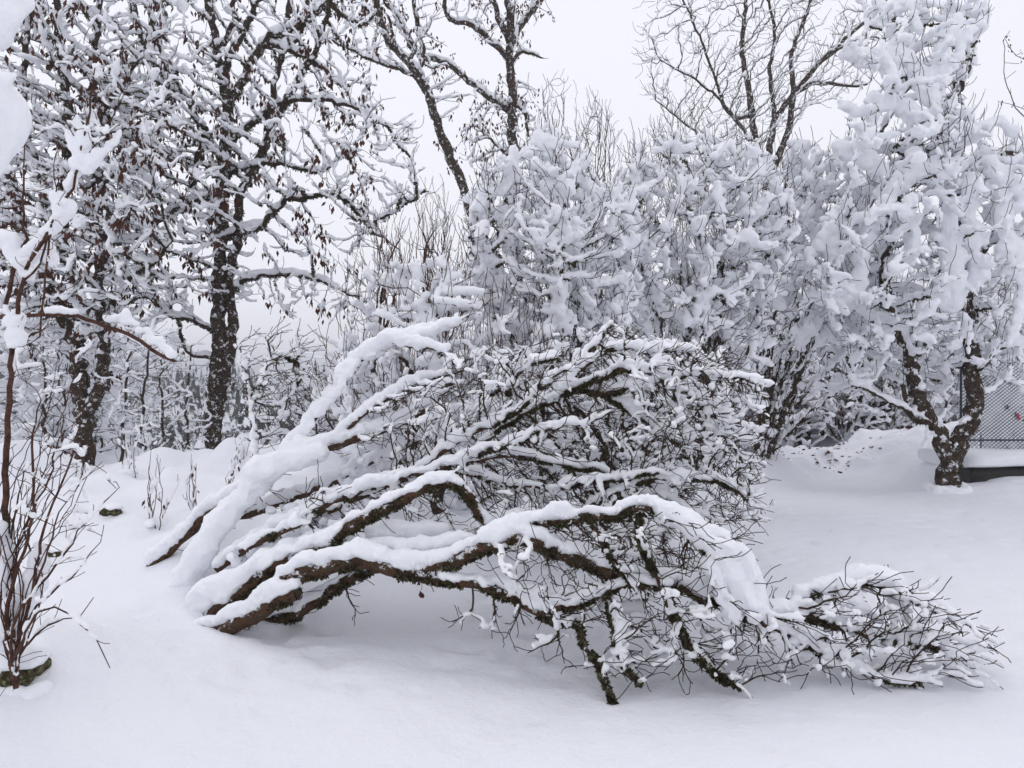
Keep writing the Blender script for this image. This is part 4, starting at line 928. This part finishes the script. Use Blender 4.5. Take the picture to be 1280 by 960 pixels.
for o, x, y, k in sorted(allb, key=lambda t: t[2]):
    w_, px = where(x, y); n = cnt.get((w_, k), 0); cnt[(w_, k)] = n+1
    o['label'] = f"{words[k]} {w_}, {('nearest there', 'second back', 'third back', 'fourth back', 'rearmost')[min(n, 4)]}"
# ---- ivy covered trunks at the edge of the wood
for k, (px, base, top, yy, tx, r, lab) in enumerate(((958, 560, 440, 17.5, 955, .12, 'ivy-wrapped dark trunk nearest the broad shrub'), (1000, 570, 400, 18.5, 995, .22, 'broad ivy-covered trunk with snow on its leaves, between shrub and lawn'), (1075, 570, 430, 17.2, 1072, .20, 'thick dark ivy trunk beside a snow-topped leaning one'),
        (1078, 568, 490, 17.3, 1112, .11, 'leaning ivy-covered trunk with snow along its upper side'), (1035, 560, 430, 19, 1040, .12, 'slim dark trunk behind the two ivy trunks'))):
    bx = (px-CX)/F*yy; b = np.array([bx, yy, G(bx, yy)-.1]); t = P(tx, top, yy)
    rt = thing('ivy_tree', tuple(b), lab, 'tree', 'ivy-covered trunks at the wood edge'); sk = Skel(); sk.line([b, b*.5+t*.5, t], r*.45, r*.3, step=.15, wob=.02); sk.grow(t+rng.normal(0, .5, (50, 3))+np.array([0, 0, .5]), .15, .25); sk.finish(.008, 2.4, .03)
    tubes(sk, sk.R > .03, 8, 'trunk', M_TRUNK, rt, lump=.3); tubes(sk, sk.R <= .03, 3, 'branches', M_TWIG, rt)
    big = Skel(); big.__dict__.update(sk.__dict__); sv = sk.R.copy(); sk.R = np.where(sk.R > .03, r*1.0, .05)
    tufts('ivy', sk, sk.R > .06, 120, .10, M_IVY, rt, nsc=.2, thr=.25, spikes=6); sk.R = sv
    p, r_ = snow_points(sk, sk.R > 0, .035, .8, .09, steep=.15, keep=.8)
    q = t+(b-t)*rng.random((40, 1)); q = q+rng.normal(0, r*.6, q.shape); p = np.concatenate([p, q]); r_ = np.concatenate([r_, rng.uniform(.04, .07, 40)]); snow_obj('snow_cover', p, r_, .035, rt, m=M_SNOWFAR, amp=.7)
# ---- wire fence, snow caught in its mesh
m_wire, n_, b_ = mat('fence_wire'); b_.inputs['Base Color'].default_value = (.05, .055, .07, 1); b_.inputs['Metallic'].default_value = .4; b_.inputs['Roughness'].default_value = .6
Y = 12.4
fx0, fx1, z0, z1 = (1203-CX)/F*Y, 10.6, G(7.6, Y)-.05, CH-(455-CY)/F*Y
fr = thing('wire_fence', (fx0, Y, z0), 'wire mesh fence plastered with snow in its diamonds, right edge behind the lawn', 'fence')
def bar(a, b, r, n=4):
    a = np.array(a, float); b = np.array(b, float); d = (b-a)/np.linalg.norm(b-a); u = np.cross(d, (0.1, 1, .2)); u /= np.linalg.norm(u); v = np.cross(d, u)
    th = np.arange(n)*2*np.pi/n; rg = r*(np.cos(th)[:, None]*u+np.sin(th)[:, None]*v)
    k = np.arange(n); return np.concatenate([a+rg, b+rg]), np.stack([k, (k+1) % n, (k+1) % n+n, k+n], 1)
mb = MB(); st_ = .07
zm = z0+(z1-z0)*.0
zsplit = CH-(550-CY)/F*Y
sl_ = .8
H = z1-z0
for i in range(int((fx1-fx0+H/sl_)/st_)+2):
    for s_ in (1, -1):
        x = fx0+i*st_-(H/sl_ if s_ > 0 else 0); a = [x, Y+.004*s_, z0]; b = [x+s_*H/sl_, Y+.004*s_, z1]
        a = np.array(a); b = np.array(b)
        if s_ < 0: a = np.array([fx0+i*st_, Y-.004, z0]); b = np.array([fx0+i*st_-H/sl_, Y-.004, z1])
        lo = max(0, (fx0-a[0])/(b[0]-a[0])) if b[0] > a[0] else max(0, (fx1-a[0])/(b[0]-a[0]))
        hi = min(1, (fx1-a[0])/(b[0]-a[0])) if b[0] > a[0] else min(1, (fx0-a[0])/(b[0]-a[0]))
        if hi <= lo: continue
        p, q = a+(b-a)*lo, a+(b-a)*hi; v, f_ = bar(p, q, .0065 if s_ > 0 else .0025); mb.add(v, f_)
mb.build('wire_mesh', m_wire, fr, False)
mb = MB(); v, f_ = bar((fx0, Y-.01, zsplit), (fx1, Y-.01, zsplit), .012); mb.add(v, f_); mb.build('tension_wire', m_wire, fr)
for x in (fx0, fx0+1.9, fx0+3.2):
    mb = MB(); v, f_ = bar((x, Y+.03, z0), (x, Y+.03, z1+.05), .025, 8); mb.add(v, f_); mb.build('post', m_wire, fr)
# snow film caught behind the wires: a lumpy thick sheet with gaps
nx_, nz_ = 110, 64; gx, gz = np.meshgrid(np.linspace(fx0, fx1, nx_), np.linspace(z0, z1, nz_), indexing='ij'); pp = np.stack([gx, np.full_like(gx, Y), gz], -1)
th = .02+.02*vnoise(pp, .12, 61); V = np.concatenate([np.stack([gx, Y+.012-th*.3, gz], -1).reshape(-1, 3), np.stack([gx, Y+.02+th, gz], -1).reshape(-1, 3)])
i0 = (np.arange(nx_-1)[:, None]*nz_+np.arange(nz_-1)[None]); ok = (vnoise(np.stack([gx, gx*0, gz], -1)[:-1, :-1], .11, 62) < .80); i0 = i0[ok]; m_ = nx_*nz_
Fq = np.concatenate([np.stack([i0, i0+nz_, i0+nz_+1, i0+1], 1), np.stack([i0+m_, i0+1+m_, i0+nz_+1+m_, i0+nz_+m_], 1)]); mesh_obj('caught_snow', V, Fq, M_SNOWFAR, fr)
m_rib, n_, b_ = mat('pink_ribbon'); b_.inputs['Base Color'].default_value = (.55, .06, .13, 1)
c = P(1273, 521, Y-.03); mb = MB(); v, f_ = bar(c+np.array([-.012, 0, .05]), c+np.array([.022, 0, -.05]), .020, 6); mb.add(v, f_); o = mb.build('ribbon', m_rib); tag(o, 'small pink-red ribbon tied to the wire fence at the right edge', 'ribbon')
# ---- low terrace edge with snow slab and dark gap
Y = 11.3
m_dark, n_, b_ = mat('stone_gap_shade'); b_.inputs['Base Color'].default_value = (.02, .018, .016, 1); a_ = noise(n_, 30, 5); bump(n_, b_, a_.outputs[0], 1, .03)  # near-black base colour paints the shadow in the gap below the snow slab
x0, x1 = (1216-CX)/F*Y, 10.4
lw = thing('low_wall', (x0, Y, G(x0, Y)), 'low stone edging, coloured near-black as the shaded gap under an overhanging slab of snow, right edge of the lawn', 'wall')
zt = CH-(586-CY)/F*Y
import bmesh
def slab(name, x0, x1, y0, y1, z0, z1, mt, par, amp, seed, sub=(60, 24, 8)):
    bm = bmesh.new(); bmesh.ops.create_cube(bm, size=1); bmesh.ops.subdivide_edges(bm, edges=bm.edges[:], cuts=14, use_grid_fill=True)
    v = np.array([x.co[:] for x in bm.verts]); bmesh.ops.triangulate(bm, faces=bm.faces[:]); f = np.array([[w.index for w in x.verts] for x in bm.faces]); bm.free()
    rr = np.clip(np.abs(v[:, 1:])*2, 0, 1)**6; sq = 1-.18*rr[:, ::-1]; v[:, 1:] *= sq
    q = np.array([x0, y0, z0])+(v+.5)*np.array([x1-x0, y1-y0, z1-z0]); q[:, 2] += amp*(vnoise(q, .5, seed)-.5); q[:, 1] += amp*1.4*(vnoise(q, .4, seed+1)-.5)
    return mesh_obj(name, q, f, mt, par)
slab('stone_edge', x0-.05, x1, Y-.02, Y+.3, zt-.30, zt-.01, m_dark, lw, .07, 71)
slab('snow_cap', x0-.12, x1, Y-.12, Y+1.3, zt-.0, zt+.21, M_SNOW, lw, .06, 73)
# ---- clods of earth and old leaves thrown up on the ridge
V = []; Fc = []; n = 0
for k in range(170):
    px = rng.normal(1030, 45); yy = rng.uniform(13.2, 15.4); x = (px-CX)/F*yy; r = abs(rng.normal(0, .018))+.006
    if rng.random() < .08: r *= 2.2
    z = G(x, yy)
    v = rng.normal(0, 1, (8, 3)); v /= np.linalg.norm(v, axis=1, keepdims=True); v = v*r*np.array([1.4, 1.2, .6])+np.array([x, yy, z+.005])
    import itertools
    V.append(v); Fc += [[n+a, n+b, n+c_] for a, b, c_ in ((0, 1, 2), (0, 2, 3), (0, 3, 4), (4, 5, 6), (5, 6, 7), (1, 5, 7), (2, 6, 3))]; n += 8
o = mesh_obj('earth_clods', np.concatenate(V), np.array(Fc), M_LEAF, None, False); tag(o, 'brown earth crumbs and leaf bits scattered on the snow ridge', 'earth', kind='stuff')
# ---- berried twigs entering at the right edge
Y = 4.2
plant('berry_branch', 'thin dark twigs with small buds reaching in at the upper right edge', 'branch', (1340, Y), [
    ([(1420, 330), (1360, 240), (1310, 180), (1262, 118), (1254, 50)], .006, .002), ([(1330, 120), (1300, 90), (1270, 70), (1258, 50)], .004, .0015), ([(1360, 200), (1300, 150), (1276, 135), (1250, 128)], .004, .0015)],
    cloud([(1250, 40), (1310, 50), (1310, 130), (1250, 135)], 14, Y, .1), step=.04, kill=.06, tw=(.25, 2, .02, .2, .5), tip=.0014, cap=.003, snow=None, thick=.02, mid=.004, seed_n=20, seed_size=.018, per=3, lump=.2, wob=.003, iters=40)
# ---- far woods across the valley
def forest():
    V = []; Fc = []; n = 0
    for k in range(2600):
        y = 45+380*rng.random()**1.25; x = rng.uniform(-.95, .75)*y; z = G(x, y)
        con = rng.random() < (.25+.5*min(1, y/250))
        h = rng.uniform(5, 11) if con else rng.uniform(3, 7)
        h *= .62 if y < 90 else 1
        if con:
            m = 7; lay = 6
            for L in range(lay):
                zb = z+h*(.08+.9*L/lay); R_ = h*.17*(1-L/lay)+.12; a = np.arange(m)*2*np.pi/m+rng.random(); rr = R_*(.6+.7*rng.random(m))
                ring = np.stack([x+rr*np.cos(a), y+rr*np.sin(a), np.full(m, zb)-rr*.25], 1); V += [ring, np.array([[x, y, zb+h*.30]])]
                Fc += [[n+i, n+(i+1) % m, n+m] for i in range(m)]; n += m+1
        else:
            m = 26; d = rng.normal(0, 1, (m, 3)); d[:, 2] = np.abs(d[:, 2])*1.3+.5; d /= np.linalg.norm(d, axis=1, keepdims=True)
            b = np.array([x, y, z+h*.15])+rng.normal(0, h*.08, (m, 3)); e = b+d*h*(.4+.5*rng.random((m, 1))); w = np.cross(d, rng.normal(0, 1, (m, 3))); w /= np.linalg.norm(w, axis=1, keepdims=True); w *= h*.022
            V.append(np.stack([b-w, b+w, e+w*.3, e-w*.3+0*w], 1).reshape(-1, 3))
            for i in range(m): Fc += [[n+4*i, n+4*i+1, n+4*i+2], [n+4*i, n+4*i+2, n+4*i+3]]
            n += 4*m
    m_far = bark_mat('far_forest', [(.35, (.022, .028, .028)), (.6, (.07, .07, .07))], .8, snow=.24, snow_sc=.9, topsnow=.33)
    o = mesh_obj('distant_forest', np.concatenate(V), np.array(Fc), m_far, None, False); tag(o, 'distant snow-dusted forest across the valley', 'forest', kind='stuff')
forest()

# ---- dead leaf hanging under the toppled trunk
c = P(527, 742, 4.52); mb = MB()
for k in range(3):
    o_ = np.array([.008*(k-1), .004*k, -.006*k]); q = np.array([[0, 0, .02], [.011, .003, -.005], [.004, .006, -.03], [-.010, -.002, -.01], [0, .008, -.008]])*(1-.15*k)+c+o_
    mb.add(q, [[0, 1, 4], [1, 2, 4], [2, 3, 4], [3, 0, 4]])
v, f_ = bar(c+np.array([0, 0, .02]), c+np.array([.004, .002, .075]), .0015, 4); mb.add(v, f_)
o = mb.build('dead_leaf', M_LEAF, None, False); tag(o, 'single curled brown leaf hanging beneath the toppled trunk', 'leaf')

# ---- thin winter haze over the valley
bpy_v = np.array([[x, y, z] for x in (-640, 640) for y in (-70, 1060) for z in (-26, 24)], float)
hz = mesh_obj('haze', bpy_v, np.array([[0, 1, 3, 2], [4, 6, 7, 5], [0, 4, 5, 1], [2, 3, 7, 6], [0, 2, 6, 4], [1, 5, 7, 3]]), bpy.data.materials.new('haze'), None, False)
hm = hz.data.materials[0]; hm.use_nodes = True; hn = hm.node_tree; hn.nodes.clear()
ho = hn.nodes.new('ShaderNodeOutputMaterial'); hv = hn.nodes.new('ShaderNodeVolumePrincipled'); hv.inputs['Color'].default_value = (.86, .88, .95, 1); hv.inputs['Density'].default_value = .0017; hn.links.new(hv.outputs[0], ho.inputs['Volume'])
tag(hz, 'thin pale winter haze over the valley', kind='stuff')
